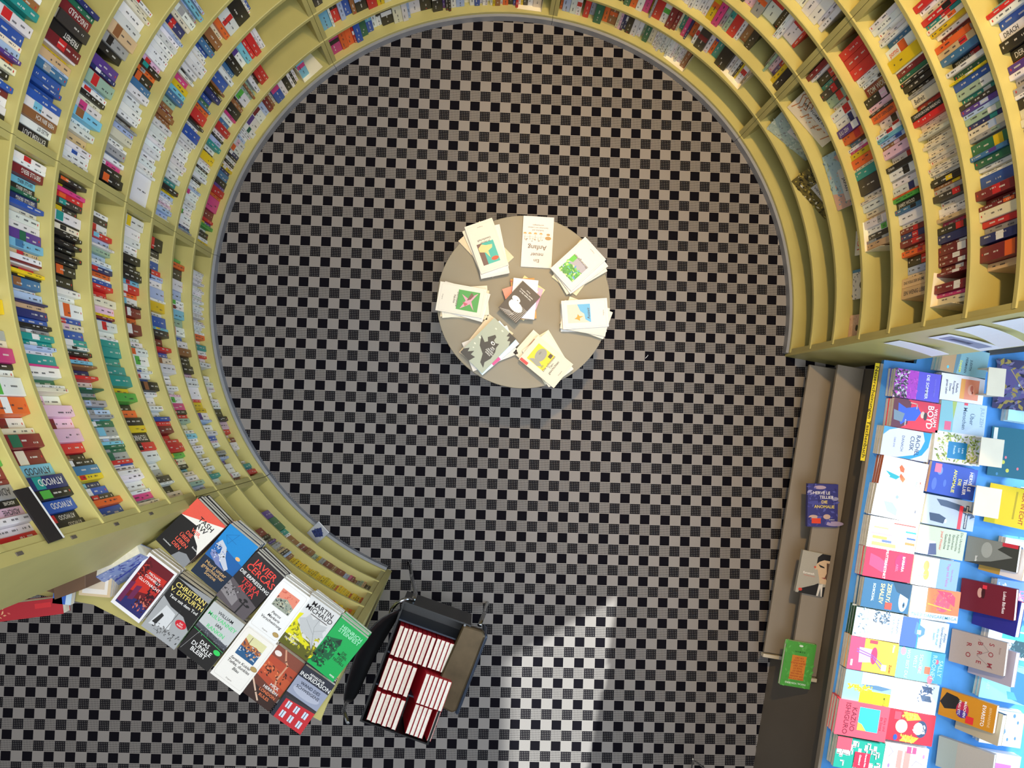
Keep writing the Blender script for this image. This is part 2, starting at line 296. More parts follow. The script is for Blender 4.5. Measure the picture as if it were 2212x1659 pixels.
# ------------------------------------------------------------------ shelved books
BAYS = dict(L2=(A_A, A_B, 'lower left bay', 1), L3=(A_B, A_C, 'upper left bay', 1), T4=(A_C, A_D, 'top left bay', 0),
            T5=(A_D, A_E, 'top right bay', 0), R6=(A_E, A_F, 'right bay', 1), Q1=(A_END, A_A, 'low bookcase', 0))
ROWS = '''
L3 0 140 526|c3.m x1 w1 k1 w1 k2 w2 b3.m W1 n1 R2 l2 w3.R w3.v w2.G w1 w1 l1 w2.p w2.o B1.w k1 w1 k1 w1 y1.w B1 q2 k2 v1 r2 o1 m4 R3 r1 v1.y g1 w1 k2 w1 y1
L3 1 150 506|r2 r2 K2 w2 e1 s1 n1 s1 w4.g k1 n2 k4 m1 w2 q2 r3 w2 k1 l2 t2 w2 k1 y3 w1 w2 k1 w2 w2 k1 w1 w2 l1 w2.m w2 w2 w2 w2.g w2 w2 B1 q1 e1
L3 2 75 476|w2 w1 r3 r2 c3 w3.v k4 q2 w1 w2 b5 n1 y1 k1 B2 b2 G2 q1 o2 r4 r1 k1 w2 b4 w2*9 t2 m1 k2 y1 l2 w1 w1 p1 w1 l2 l2 W1
L3 3 0 446|b1 w1 k5 w4.r o2 W2 n3 k1 q2 b1 w1 w1 w1 w2 w2 w2 e1.k w1 m2 y2 c2 q2 s2 n2 R1 n2 n1 n1 w2 w2 w2 w1 w2 w2 w2 w2 w2 w1 w9
L3 4 0 404|l1 w1 c2 l1 e1 w3.e W2 B4.r W1 l1 w2*6 p2.r k2.t o2.e k4.o q3 w3 w2 w3 w3 w2 K2 e1 l2 W3 w2 w1 e3 l1 w2 m2.w k3 k3.o k1
L3 5 0 378|w2.r W2 W2 w5 w4 a5.n e4.k k3 x3 v5 B2.w r1 s5.r l1 w2.r k2 W2 w4.m c4.n w3 w3 a5 w2 w2.b w3 w2
L3 6 0 322|B2 G2 R5{UNSCHULD} K5 k5{FREIHEIT} R4.r w1 y2 a4 l1 q3.e b4 b2 b3 b3 w4.c n4{HIER BIN ICH} w3{ALLES IST} k4{EXTREM LAUT}
L3 7 -60 300|w3 l2 w3 n5 t4 t3 w5.r b5 W3 l4 v2 o2 W3 k3 w3 b3 R3 w4 w4 k3
L2 0 548 1036|x6 w1*24 o2 w2.r t2 w2 r1 w2.v w2 x3 w3 w2 w2.p w3 w2 w2 k4 k2 p3 r2.o w2 R2.y w3 e2 x3 w2 t2 q1 r2 x1
L2 1 528 1046|x5 g2 o2 K5 w5 l4 w2.g w2.R c4 s3 w4.r b2 w3 n3 k2 k2 k3 p2 w2 w2 w5 r1 y3 y2 w3.v l1 w1 w3 w2 b2 p1 w2 x2 e2 k1 l1 v2 w5 w2.m R2
L2 2 502 1058|x2 k5.r K3.r W2.p b4.r r3.k l2.B w3 l5 w1 y4 w2.r b5 c1.y K3 R3 k2.y r2 b3.r W3.n w4 w3 w2 w2 w2 p1 w3.g m3 k2.r r2 s2 W3 w2 c2 w2*9 t2 w4
L2 3 468 1082|w5.y w4 w3 w2 w2 k3 k2 k2 k3 c2.r r3.w o2.w w3.c k1 R4.w o3.w R4.w x1 w2.B w2.t w1.t w3.o w4.g w2.G w1.b w2.r b2 k4.n w2 w4 w2 w3.g b2 r2 R3 r3 r2 r4 g2.y W3.r k2 c2 W2 w3 s2 l3
L2 4 416 1104|x5 w2 K3 w4.r r2.c l3 w1 s2 l3 w2 l1 B2.r o2 w1 b2 r2 r4 W3 p3 y1 R1 b1 w4.r w3 w1 t3 t4 t4 t4 t5 y3 g4 k3.y o4 k4 y3 k5{TECHNIK} r4.k w5 w3 e4.t K3 w1 k4.g W3
L2 5 374 1112|K2.o K3.y m2 r3.o K3.t K3.y w5.t k1 W3.k k2*8 k5.o k6 B1 w3 w2 w2 w7.o b3.r W3.p b5 t4.w w2.k t1 k2 r2 c2 l1 n1 B4 r2 w3 s2 G1.l e2.l G3.c e3.l c2.G l3.e e2 t1.l G3.w e5.c w1 e2.l c2 G2 G2.e e4.G r2 b1.w w3 w3 w3 w6 w2 m4 e2 W2
L2 6 330 1146|w3.r w2 R5{SIBYLLE BERG} c4{SIBYLLE BERG} k4{SIBYLLE BERG} G2 B5{SIBYLLE BERG} b3 W3 w4 w4 v5.G c4.q a3.r w3 R1 w1 r3.k y2 k1.y q5.n w2 l5 B1 a3 B5 b3 k2 e3.w t4.w t3.w l2 w2 t5 m1 w6 G4 w2 W2 w6.p p7 p7.R p7 r5 k4.n k4.w q5 y3.r B4.c b5.w K4.r o4 b6
L2 7 600 1176|w4 k2.W y5.g k2 w4 e4 W3 m5 k2 w3 w7.g o6.w w5.R W3 R5.G R6.W c6{ATWOOD} B5.t{ATWOOD} k4.g b5{ATWOOD} k4.r{ATWOOD} k3{ATWOOD}
L2 8 1000 1196|g3 R5{ADICHIE} R2 e6.y{ADICHIE} k3.y{ADICHIE} p4{ADICHIE} w3 w3 r3
T4 0 712 1188|m4.k o3 o3 r1.w b3 G3 b3.c w2.k w2.k k5.w W4 w2 l1 w4 k5 k4.w v1 K1 k1 w2 l3 W2 w2.t b2 w1*5 y1.k n2 w1 o2 k2 b1 r1 w1 y1.g k2 w2 W3 x3
T4 1 690 1190|c4 w1 r3.k l2 b3 n2 k5.l r4 y3 W3 w4 o2 R2 g2 w3 K3 w3 b3 c2 w3 k3 w3 r2 w4 b2 e3 w3 o2 t3 w3 y2 k2 w4
T4 2 668 1192|K3 q3 w4 w3 r3 k3 w3 b3 y2 w4 c3 w3 R3 n2 w4 k4 w3 l3 g2 w3 e3 w3 o3 w4 B3 w3
T5 0 1206 1600|o1 l3 w2 w2.r x1 r2 l2 G3 o2 n3.o W1 p1 B1 B1.w k2 w2 w2 s1 G2 W2 w1*13 n2 x26
T5 1 1204 1640|w3 W3 b2 k2 r3 w3 w2 b2 w3 k2 k1 G3 o3 w3 m3 y1.k e1 r4 w3.g R3 R2 W1 t2 m2 B1 o3 w2.r K4.R w2 o2.b t3 k5 w2 w2 k1 y1 w3.r W1 x9
T5 2 1480 1716|w2*6 y3.o m3 e2.s s2.t r4 w2 n3 k3 x9 e1 s1 p2 v2.r y2 k3
T5 3 1560 1766|w2 w2 w1 w1 w1 K3.w p3.k e3.o w4.r k2 w1 w1 w4.r r1 x5
T5 4 1690 1798|w1*4 w1.r w2 w1 w2 w2 w1 w1
R6 3 140 735|R2 w1 k3.r t2.r K3.r s3.r w2.r w3.r w3.B v3.w{JULI ZEH} o3.r q2.K w1.p m1 y2 o3 W1 t3 K5 w2 W1 w3 W2 W1 w3.e w2.g k2 e1.k a2 x32
R6 4 95 715|r5 r5 r5 w2 w2 w2.k R5.n{TOM WOLFE} k4.p p3 K1 o4{DAS IST DEIN LEBEN} w4.k w2.r w2.r c2 l2.b n2.p p5 w4.r k3{Orlando} w4.k e1 w3 w4.B o1 g2 k4{JAMES WOOD} q2.k w5 w2 R3.r B3.r R3.r n2.r o3.r k5.r l4 W2 a5{DAS VOLK DER BÄUME} a5{EIN WENIG LEBEN} x14
R6 5 30 700|w3 w3 w3 w2 w2 q3 w6.o{porno} y6 w1 R3 G2 W1 k2 k3 k2 e2 W6{Befreit} r3 k4{UNDERGROUND RAILROAD} r3 W2*14 w2 k1 k3.y n2.y e3 K4.r w4 w3 w2 a2 m3.r k4.r B5 R2.w R5.w R3.w R3.w R3.w R2.w x5 R5.w m2 W4 x8
R6 6 -20 680|r3 w2 W2 r3.k t2.r W2.o y2 w2 R2 o3 a3.r q3 k3.r{ZERSTÖRUNG} w2 G3 y1.w b3 s4.w t2.w K2 v2.l l2 s3.w B2.t W3.l e2.s W1 G5.y q2.v G3 w2 W1 w1 b5 R4.r R3.R R2.o W4 r3 e3 B4.w v1 R6.o a3 x16
R6 7 -10 330|c2 r2 w3 b5 w5{DRACH} k5 k5{DER} o1 v4 w3 e4 e3 w2 k5 W5.g W4.v n1 v4 w3 r3 k3 w3
Q1 1 560 800|x1 v3 G5 t2 w1 n4 w1 R3 n3 s2 y1 e2 R3 n2 R3 l2 m1 R1 n1 e1 s1 a1 K2
Q1 2 548 790|x1 R4 k2 K2 v1 e1 e2 W1 e1 a1 K2 l1 n2 y2*12 o1 y2*3 o1 y2*2 o1
Q1 3 590 776|x2 y2*19 o1 y2*5 o2 y1*2
'''
def solve(bay, k, val):
    a0, a1, _, ax = BAYS[bay]
    f = lambda a: proj((AX + (RR + .03) * math.cos(rad(a)), AY + (RR + .03) * math.sin(rad(a)), zk(k) + .1))[ax] - val
    lo, hi = a1 + 1.0, a0 - 1.0
    if f(lo) * f(hi) > 0: return lo if abs(f(lo)) < abs(f(hi)) else hi
    for _ in range(40):
        m = (lo + hi) / 2
        if f(lo) * f(m) <= 0: hi = m
        else: lo = m
    return lo
rnd = random.Random(7); GAPS = {}
books = []
ORD = ['bottom', 'second', 'third', 'fourth', 'fifth', 'sixth', 'seventh', 'eighth', 'ninth']
for line in ROWS.strip().split('\n'):
    head, toks = line.split('|'); bay, k, p0, p1 = head.split(); k = int(k)
    s0, s1 = solve(bay, k, float(p0)), solve(bay, k, float(p1))
    seq = []
    for m_ in re.finditer(r'([a-zA-Z])(\d+)(?:\.([a-zA-Z]))?(?:\{([^}]*)\})?(?:\*(\d+))?', toks):
        for _ in range(int(m_.group(5) or 1)): seq.append((m_.group(1), int(m_.group(2)) * rnd.uniform(.88, 1.12), m_.group(3), m_.group(4)))
    tot = sum(q[1] for q in seq); a = s0; row = []
    for c, wd_, blk, txt in seq:
        da = (s1 - s0) * wd_ / tot; mid = a + da / 2; a += da
        if c == 'x': row.append(dict(c='x')); GAPS.setdefault((bay, k), []).append((a - da, wd_)); continue
        rec = rnd.choice((.02, .026, .03, .03, .034, .04, .05)) if bay != 'Q1' else .03 + rnd.uniform(-.006, .006)
        hh = rnd.choice((.178, .184, .187, .19, .19, .195, .205)) if bay != 'Q1' else (.148 if c in 'yo' else rnd.uniform(.15, .18))
        t = abs(rad(da)) * (RR + rec) * .985
        row.append(dict(c=c, a=mid, t=t, rec=rec, hh=hh, blk=blk, txt=txt, k=k, bay=bay, dep=rnd.uniform(.11, .13) if bay != 'Q1' else .095))
    for i, bk in enumerate(row):
        if bk['c'] == 'x': continue
        bk['l'] = row[i - 1]['c'] if i else 'post'; bk['r'] = row[i + 1]['c'] if i + 1 < len(row) else 'post'
        bk['pos'] = i / len(row); books.append(bk)

def jit(c, amt):
    j = 1 + rnd.uniform(-amt, amt); return tuple(min(1, x * j * (1 + rnd.uniform(-amt, amt) * .4)) for x in c[:3]) + (1,)
def shelf_book(mb, b, X):
    c, t, hh, d = b['c'], b['t'], b['hh'], b['dep']
    col = jit(C(c), .12); e = min(.0018, t * .12); y = t / 2; pg = lin('eae0c8')
    ch = min(.0014, t * .1)
    # cover: spine with softened edges, two boards
    mb.prism([(ch, -y), (.004, -y), (.004, y), (ch, y), (0, y - ch), (0, -y + ch)], 0, hh, col, X)
    mb.box((.004, -y, 0), (d, -y + e, hh), col, X); mb.box((.004, y - e, 0), (d, y, hh), col, X)
    mb.box((.004, -y + e, .002), (d - .003, y - e, hh - .003), pg, X)
    o = -.0002
    def q(z0, z1, y0, y1, cc, off=o):
        mb.add([(off, y0, z0), (off, y0, z1), (off, y1, z1), (off, y1, z0)], [(0, 1, 2, 3)], cc, X)
    w = y - ch - .0002
    lum = .3 * col[0] + .6 * col[1] + .1 * col[2]
    ink = lin('3a3a44') if lum > .25 else (lin('e8e4da') if c not in 'oy' else lin('2a2020'))
    if b['blk']:
        z0 = rnd.choice((.45, .52, .6)) * hh; q(z0, z0 + rnd.uniform(.18, .26) * hh, -w, w, C(b['blk']))
    if b['txt']:
        V, Fc, tw = glyphs(b['txt']); sz = min(t * .72, hh * .8 / tw)
        if b['txt'] == 'porno': ink = C('o')
        mb.add([(o - .0002, (v - .35) * sz, hh * .08 + u * sz) for u, v in V], [f for f in Fc], ink, X)
    else:
        if t > .006:
            z = hh * rnd.uniform(.1, .2); nn = rnd.randint(2, 3); lw = min(.0022, t * .13)
            for i in range(nn):
                L_ = hh * rnd.uniform(.07, .2); off = rnd.choice((0, 0, 0, w * .4 if t > .018 else 0))
                if z + L_ > hh * .9: break
                nc = max(2, int(L_ / .004))
                for j in range(nc):
                    if rnd.random() < .85: q(z + j * .004, z + j * .004 + .0028, off - lw, off + lw, ink, o - .0002)
                z += L_ + hh * rnd.uniform(.04, .14)
        if rnd.random() < .5 and t > .008:
            q(hh * .05, hh * .05 + .005, -.003, .003, ink if rnd.random() < .5 else C('r'), o - .0002)
def bx(b):
    a = rad(b['a']); r = RR + b['rec']
    return Matrix.Translation((AX + r * math.cos(a), AY + r * math.sin(a), zk(b['k']) + .0018)) @ Matrix.Rotation(a, 4, 'Z')
for b in books:
    X = bx(b); y = b['t'] / 2
    vis = min(b['hh'], DH - TH - .02)
    q = [proj(X @ Vector(p)) for p in ((0, -y, 0), (0, y, 0), (0, y, vis), (0, -y, vis))]
    q = [(min(max(u, 0), 2212), min(max(v, 0), 1659)) for u, v in q]
    b['area'] = abs(sum(q[i][0] * q[(i + 1) % 4][1] - q[(i + 1) % 4][0] * q[i][1] for i in range(4))) / 2
order = sorted(range(len(books)), key=lambda i: -books[i]['area'])
single = set(order[:300])
rest = MB(); used = {}
def art(c): return ('an ' if c[0] in 'aeiou' else 'a ') + c
for i, b in enumerate(books):
    X = bx(b)
    if i not in single: shelf_book(rest, b, X); continue
    mb = MB(); shelf_book(mb, b, None)
    o = mb.build('shelved_book', M['print']); o.matrix_world = X
    th = 'thick' if b['t'] > .03 else ('slim' if b['t'] < .014 else 'medium')
    nb = [NAMES.get(x, 'the post') if x != 'post' else 'the post' for x in (b['l'], b['r'])]
    sp = f" with {NAMES[b['blk']]} band" if b['blk'] else ''
    kk = ORD[b['k']]
    lab = f"{th} {NAMES[b['c']]} book{sp} between {nb[0]} and {nb[1]}, {kk} shelf, {BAYS[b['bay']][2]}"
    used.setdefault(lab, []).append((o, b))
W_ = ['first', 'second', 'third', 'fourth', 'fifth', 'sixth', 'seventh', 'eighth', 'ninth', 'tenth', 'eleventh', 'twelfth']
for lab, L_ in used.items():
    side = 'from the top' if L_[0][1]['bay'][0] in 'LR' else 'from the left'
    for j, (o, b) in enumerate(L_):
        l2 = lab
        if len(L_) > 1: l2 = f"{W_[min(j, 11)]} {side}: " + lab
        if len(re.findall(r"[\w'-]+", l2)) > 16: l2 = l2.replace('medium ', '').replace(' book ', ' ').replace(' and ', '/').replace('between ', 'by ')
        if len(re.findall(r"[\w'-]+", l2)) > 16: l2 = re.sub(r" by [^,]*,", ",", l2)
        if len(re.findall(r"[\w'-]+", l2)) > 16: l2 = l2.replace(' with ', ', ').replace(' band', '')
        tag(o, l2, 'book', f"books on the {ORD[b['k']]} shelf of the {BAYS[b['bay']][2]}")
o = rest.build('shelved_books', M['print']); tag(o, 'the smaller tightly packed book spines filling the round bookcase shelves', 'books', kind='stuff')

# ------------------------------------------------------------------ loose books with drawn covers
def frame_from(quad, z):
    """book corners TL,TR,BR,BL in photo pixels lying at height z -> (matrix at lower-left corner, width, height)"""
    p = [ray(x, y, z) for x, y in quad]
    u = ((p[1] - p[0]) + (p[2] - p[3])); w = u.length / 2; u.normalize()
    v0 = ((p[0] - p[3]) + (p[1] - p[2])); h = v0.length / 2
    v = Vector((-u.y, u.x, 0));
    a2 = math.atan2(v0.y, v0.x) - math.pi / 2; a1 = math.atan2(u.y, u.x)
    d = (a2 - a1 + math.pi) % (2 * math.pi) - math.pi
    a = a1 + d / 2
    c = (p[0] + p[1] + p[2] + p[3]) / 4
    X = Matrix.Translation((c.x, c.y, z)) @ Matrix.Rotation(a, 4, 'Z')
    return X, w, h
def cover_mesh(mb, w, h, t, base, art_, hard, spine=None, z0=0):
    """local: origin centre of the front cover, z=0 is the cover's face, body goes down to -t"""
    e = .0026 if hard else .0008; x, y = w / 2, h / 2; bc = C(base); sc = C(spine) if spine else bc
    mb.box((-x, -y, -e), (x, y, 0), bc); mb.box((-x, -y, -t), (x, y, -t + e), bc)
    mb.box((-x, -y, -t + e), (-x + e, y, -e), sc)
    lay = .00025
    P2 = lambda u, v: (-x + u * w, -y + v * h)
    for n_, a in enumerate(art_):
        zz = lay + n_ * .00006; k = a[0]
        if k == 'r':
            _, u0, v0, u1, v1, c = a
            mb.add([(*P2(u0, v0), zz), (*P2(u1, v0), zz), (*P2(u1, v1), zz), (*P2(u0, v1), zz)], [(0, 1, 2, 3)], C(c))
        elif k == 'e':
            _, u, v, ru, rv, c = a; N_ = 20
            cx_, cy_ = P2(u, v)
            mb.add([(cx_ + ru * w * math.cos(2 * math.pi * i / N_), cy_ + rv * w * math.sin(2 * math.pi * i / N_), zz) for i in range(N_)], [tuple(range(N_))], C(c))
        elif k == 'p':
            pts = [P2(u, v) for u, v in a[1]]
            ar = sum(pts[i][0] * pts[(i + 1) % len(pts)][1] - pts[(i + 1) % len(pts)][0] * pts[i][1] for i in range(len(pts)))
            if ar < 0: pts = pts[::-1]
            m2 = bmesh.new(); f_ = m2.faces.new([m2.verts.new((*q, zz)) for q in pts]); f_.normal_update(); bmesh.ops.triangulate(m2, faces=[f_])
            for ff in m2.faces: mb.add([tuple(v_.co) for v_ in ff.verts], [(0, 1, 2)], C(a[2]))
            m2.free()
        elif k == 'l':   # polyline stroke
            pts = a[1]; th_ = a[2] * w
            for (u0, v0), (u1, v1) in zip(pts, pts[1:]):
                q0, q1 = Vector(P2(u0, v0)), Vector(P2(u1, v1)); d = (q1 - q0)
                if d.length < 1e-6: continue
                nn = Vector((-d.y, d.x)).normalized() * th_ / 2; ex = d.normalized() * th_ * .3; q0 = q0 - ex; q1 = q1 + ex
                mb.add([(*(q0 - nn), zz), (*(q1 - nn), zz), (*(q1 + nn), zz), (*(q0 + nn), zz)], [(0, 1, 2, 3)], C(a[3]))
        elif k == 't':   # text: ('t', string, u, v, size(rel. to width), colour, align, shear)
            s_, u, v, sz, c = a[1:6]; al = a[6] if len(a) > 6 else 'c'; sh = a[7] if len(a) > 7 else 0
            V, Fc, tw = glyphs(s_); sz *= w; ox, oy = P2(u, v)
            ox -= {'c': tw * sz / 2, 'r': tw * sz, 'l': 0}[al]
            mb.add([(ox + p * sz + sh * q * sz, oy + q * sz, zz) for p, q in V], [f for f in Fc], C(c))
        elif k == 'T':   # text running up the cover, glyph tops towards its left side
            s_, u, v, sz, c = a[1:6]; V, Fc, tw = glyphs(s_); sz *= w; ox, oy = P2(u, v)
            mb.add([(ox - q * sz, oy + p * sz, zz) for p, q in V], [f for f in Fc], C(c))
        elif k == 's':   # scatter of small marks in a box: ('s',u0,v0,u1,v1,n,size,colours)
            _, u0, v0, u1, v1, n__, sz, cols = a; R_ = random.Random(n__ * 31 + int(u0 * 100))
            for i in range(n__):
                u, v = R_.uniform(u0, u1), R_.uniform(v0, v1); g_ = R_.uniform(0, 6.28); s1 = sz * R_.uniform(.5, 1.3) * w
                cx_, cy_ = P2(u, v); q = [(cx_ + s1 * math.cos(g_ + t_) * k_, cy_ + s1 * math.sin(g_ + t_) * k_, zz + i * 2e-7) for t_, k_ in ((0, 1), (1.2, .5), (3.14, 1), (4.4, .5))]
                mb.add(q, [(0, 1, 2, 3)], C(R_.choice(cols.split())))
def make_book(label, X, w, h, t, base, art_=(), hard=False, spine=None, group=None, name='paperback', pages=None, cat='book'):
    if hard: name = 'hardcover_book' if name == 'paperback' else name
    root = thing(name, label, cat, group=group, mw=X @ Matrix.Translation((0, 0, -t)))
    mb = MB(); cover_mesh(mb, w, h, t, base, art_, hard, spine)
    up = Matrix.Translation((0, 0, t))
    mb.v = [tuple(up @ Vector(p)) for p in mb.v]
    mb.build('cover', M['print'], root)
    e = .0026 if hard else .0008; i_ = .0012 if hard else .0004
    pb = MB(); pb.box((-w / 2 + e, -h / 2 + i_, e), (w / 2 - i_, h / 2 - i_, t - e))
    if pages: 
        pb.c = [C(pages)] * len(pb.f); pb.build('page_block', M['print'], root)
    else: pb.build('page_block', M['paper'], root)
    return root
ORDN = ['second', 'third', 'fourth', 'fifth', 'sixth']
def stack(label, short, quad, z, t, n, base, art_, hard=False, spine=None, under=None, group='', pages=None, jitter=.004, seed=1):
    X, w, h = frame_from(quad, z)
    make_book(label, X, w, h, t, base, art_, hard, spine, group, pages=pages)
    R_ = random.Random(seed)
    for i in range(1, n):
        J = Matrix.Translation((R_.uniform(-jitter, jitter), R_.uniform(-jitter, jitter), -i * (t + .0006))) @ Matrix.Rotation(R_.uniform(-.02, .02), 4, 'Z')
        make_book(f"{ORDN[i-1]} copy from the top in the stack under the {short}", X @ J, w, h, t, base, (), hard, spine, group, pages=pages)
HOLES = [(-1.9, .46, 1.44, 2.05), (.42, .49, 1.05, 1.44), (-1.9, .2, .98, 1.2)]  # openings of the added wall, set by where the sun patches fall
ZL = zk(4) + .0016
def D(label, short, quad, n, t, base, art_, hard=False, spine=None, group='crime novels on the low bookcase top', zb=None, pages=None, seed=1, jitter=.003):
    zb = ZL if zb is None else zb
    stack(label, short, quad, zb + n * (t + .0006), t, n, base, art_, hard, spine, None, group, pages, jitter, seed)
D('hardcover with orange triangle above black and white mountain, topmost of its stack', 'orange triangle hardcover',
  [(428, 1076), (486, 1136.7), (398, 1228), (335, 1165)], 4, .028, 'k',
  [('p', [(0, 1), (1, 1), (1, .95), (0, .62), (0, .62)], 'e85a48'), ('p', [(0, .62), (1, .97), (1, .3), (.85, .42), (.62, .5), (.5, .66)], 'f0ece4'),
   ('p', [(0, .62), (0, 1), (1, 1), (1, .96)], 'e85a48'), ('p', [(.55, 0), (1, 0), (1, .16), (.8, .2), (.62, .14)], '8a8c90'), ('p', [(.72, .3), (.8, .36), (.82, .26), (.76, .2)], 'k'),
   ('t', 'TASH', .62, .74, .19, 'k'), ('t', 'AW', .62, .635, .19, 'k'), ('t', 'WIR,', .6, .535, .135, 'f0604c'), ('t', 'DIE', .5, .44, .135, 'f0604c'), ('t', 'ÜBER', .48, .345, .135, 'f0604c'),
   ('t', 'LEBEN', .5, .25, .135, 'f0604c'), ('t', 'DEN', .46, .155, .135, 'f0604c'), ('t', 'Roman', .86, .34, .06, 'w'), ('t', 'Luchterhand', .25, .1, .05, 'w')], True)
D('navy paperback showing a blue bay, white cliff village and low orange sun', 'blue bay paperback',
  [(497.7, 1128), (556, 1183), (474, 1284), (413, 1234)], 4, .026, '17283f',
  [('r', 0, .36, 1, 1, '1488d0'), ('p', [(0, .36), (1, .36), (1, .58), (.55, .62), (0, .68)], '1460a8'), ('p', [(.05, .6), (.25, .62), (.35, .45), (.7, .34), (.75, .4), (.5, .52), (.35, .66), (.12, .72)], 'c8ccd8'),
   ('p', [(.08, .5), (.3, .5), (.5, .38), (.72, .33), (.4, .34), (.1, .42)], '7a86b8'), ('s', .08, .42, .45, .64, 60, .03, 'w 8c98c8 c8ccd8 k'), ('e', .78, .63, .075, .05, 'f0b878'),
   ('l', [(.12, .82), (.4, .95), (.3, .72), (.12, .82)], .006, '0c5090'), ('l', [(.12, .82), (.5, .8)], .006, '0c5090'), ('t', 'Mord unter', .5, .25, .15, 'd0a870'), ('t', 'griechischer', .5, .18, .15, 'd0a870'), ('t', 'Sonne', .5, .11, .15, 'd0a870')], False, 'e0602c')
D('black hardcover with red lettering over a dark street lamp photo', 'black and red hardcover',
  [(553, 1190), (611, 1246), (527, 1346), (469.6, 1284)], 4, .027, '241e20',
  [('p', [(0, 0), (1, 0), (1, .3), (0, .42)], '5c5458'), ('p', [(0, .12), (.5, .05), (.5, .2), (0, .36)], '8c8688'), ('s', .02, .15, .4, .32, 40, .03, 'k 3a3436 a09a9c'),
   ('l', [(.68, 0), (.68, .26)], .04, 'k'), ('e', .68, .27, .07, .035, 'k'), ('e', .56, .22, .05, .03, 'k'), ('e', .82, .22, .05, .03, 'k'), ('l', [(.56, .2), (.82, .2)], .03, 'k'),
   ('t', 'JAVIER', .52, .82, .25, 'e84438'), ('t', 'CERCAS', .52, .69, .25, 'e84438'), ('t', 'DIE ERPRESSUNG', .5, .58, .13, 'w'), ('t', 'TERRA', .52, .46, .2, 'd83c38'), ('t', 'ALTA', .52, .36, .2, 'd83c38')], True, '241e20')
def diogenes(pic, lines, extra=()):
    a = [('l', [(.08, .05), (.92, .05), (.95, .08), (.95, .92), (.92, .96), (.08, .96), (.05, .92), (.05, .08), (.08, .05)], .006, 'c8c0b8')] + list(pic)
    v = .40
    for s_, sz, cc in lines: a.append(('t', s_, .5, v, sz, cc, 'c', .2)); v -= sz * .62
    a.append(('t', 'Diogenes', .5, .09, .05, '8a8078')); return a + list(extra)
D('white paperback with a framed orange and grey town picture and gold seal', 'orange town picture paperback',
  [(613, 1249), (672, 1292), (594, 1391), (531.6, 1348)], 4, .024, 'w',
  diogenes([('r', .2, .52, .8, .86, 'e88a70'), ('p', [(.2, .52), (.8, .52), (.8, .66), (.5, .74), (.2, .66)], '9aa090'), ('s', .22, .53, .78, .7, 70, .035, '6c7c70 d0c8a8 b0b0a0 k'), ('s', .25, .74, .75, .84, 10, .05, 'd86a58')],
           [('Petros', .12, '3a3a3a'), ('Markaris', .12, '3a3a3a'), ('Verschwörung', .12, '3a3a3a')], [('e', .84, .14, .1, .065, '9a7a40'), ('e', .84, .14, .085, .055, 'b89a5c')]), False, 'e8d8b8')
D('paperback with a silver maple leaf over yellow leaves', 'maple leaf paperback',
  [(672, 1291), (738, 1326), (661, 1433), (600, 1378)], 4, .022, 'd8d8d6',
  [('r', 0, 0, 1, .3, '6c6c18'), ('p', [(0, .3), (0, .62), (.14, .66), (.1, .5), (.3, .4), (.5, .3), (.8, .26), (.6, .1), (0, .1)], 'e0d808'), ('r', 0, 0, 1, .2, '5c5c14'), ('s', 0, .1, 1, .45, 60, .07, 'e0d808 c8c010 8c8a18'),
   ('p', [(.1, .55), (.25, .62), (.3, .72), (.45, .66), (.6, .76), (.68, .66), (.9, .7), (.88, .56), (.98, .5), (.8, .42), (.9, .2), (.7, .34), (.5, .36), (.35, .38)], 'c0c2c2'),
   ('l', [(.9, .2), (.6, .56), (.6, .74)], .01, '8c9090'), ('l', [(.7, .44), (.3, .6)], .008, '8c9090'), ('l', [(.66, .5), (.92, .64)], .008, '8c9090'),
   ('t', 'MARTIN', .5, .86, .19, '221c20'), ('t', 'MICHAUD', .5, .76, .19, '221c20'), ('r', .3, .72, .85, .732, '3a2a2a'), ('t', 'IN', .3, .24, .07, 'w'), ('t', 'DIE FLUTEN', .3, .2, .07, 'w'), ('t', 'DER', .3, .16, .07, 'w'), ('t', 'DUNKELHEIT', .3, .12, .07, 'w'), ('e', .9, .07, .05, .03, '3a3a10')])
D('green paperback with a black-drawn wolf face', 'green wolf paperback',
  [(737, 1331), (793, 1381), (720, 1474), (662, 1429)], 4, .022, '08a850',
  [('p', [(.0, .1), (.04, .5), (.1, .6), (.24, .64), (.44, .7), (.5, .6), (.46, .5), (.52, .4), (.5, .28), (.4, .2), (.3, .1), (.14, .06)], '0a5c34'),
   ('s', .02, .08, .48, .62, 130, .05, '08321e 08a850 0a5c34 0c1a12'), ('p', [(.3, .6), (.44, .7), (.48, .58)], '08321e'), ('e', .2, .44, .05, .022, '3ad080'), ('e', .2, .44, .022, .016, '08140c'), ('e', .06, .2, .07, .035, '08140c'),
   ('t', 'HEINRICH', .54, .86, .16, 'a8e8c4'), ('t', 'STEINFEST', .54, .78, .16, 'a8e8c4'), ('t', 'DIE', .74, .5, .105, '101a14'), ('t', 'MÖBEL', .74, .44, .105, '101a14'), ('t', 'DES', .74, .38, .105, '101a14'), ('t', 'TEUFELS', .74, .32, .105, '101a14'), ('t', 'PIPER', .86, .06, .07, 'w')], False, 'c8d0cc')
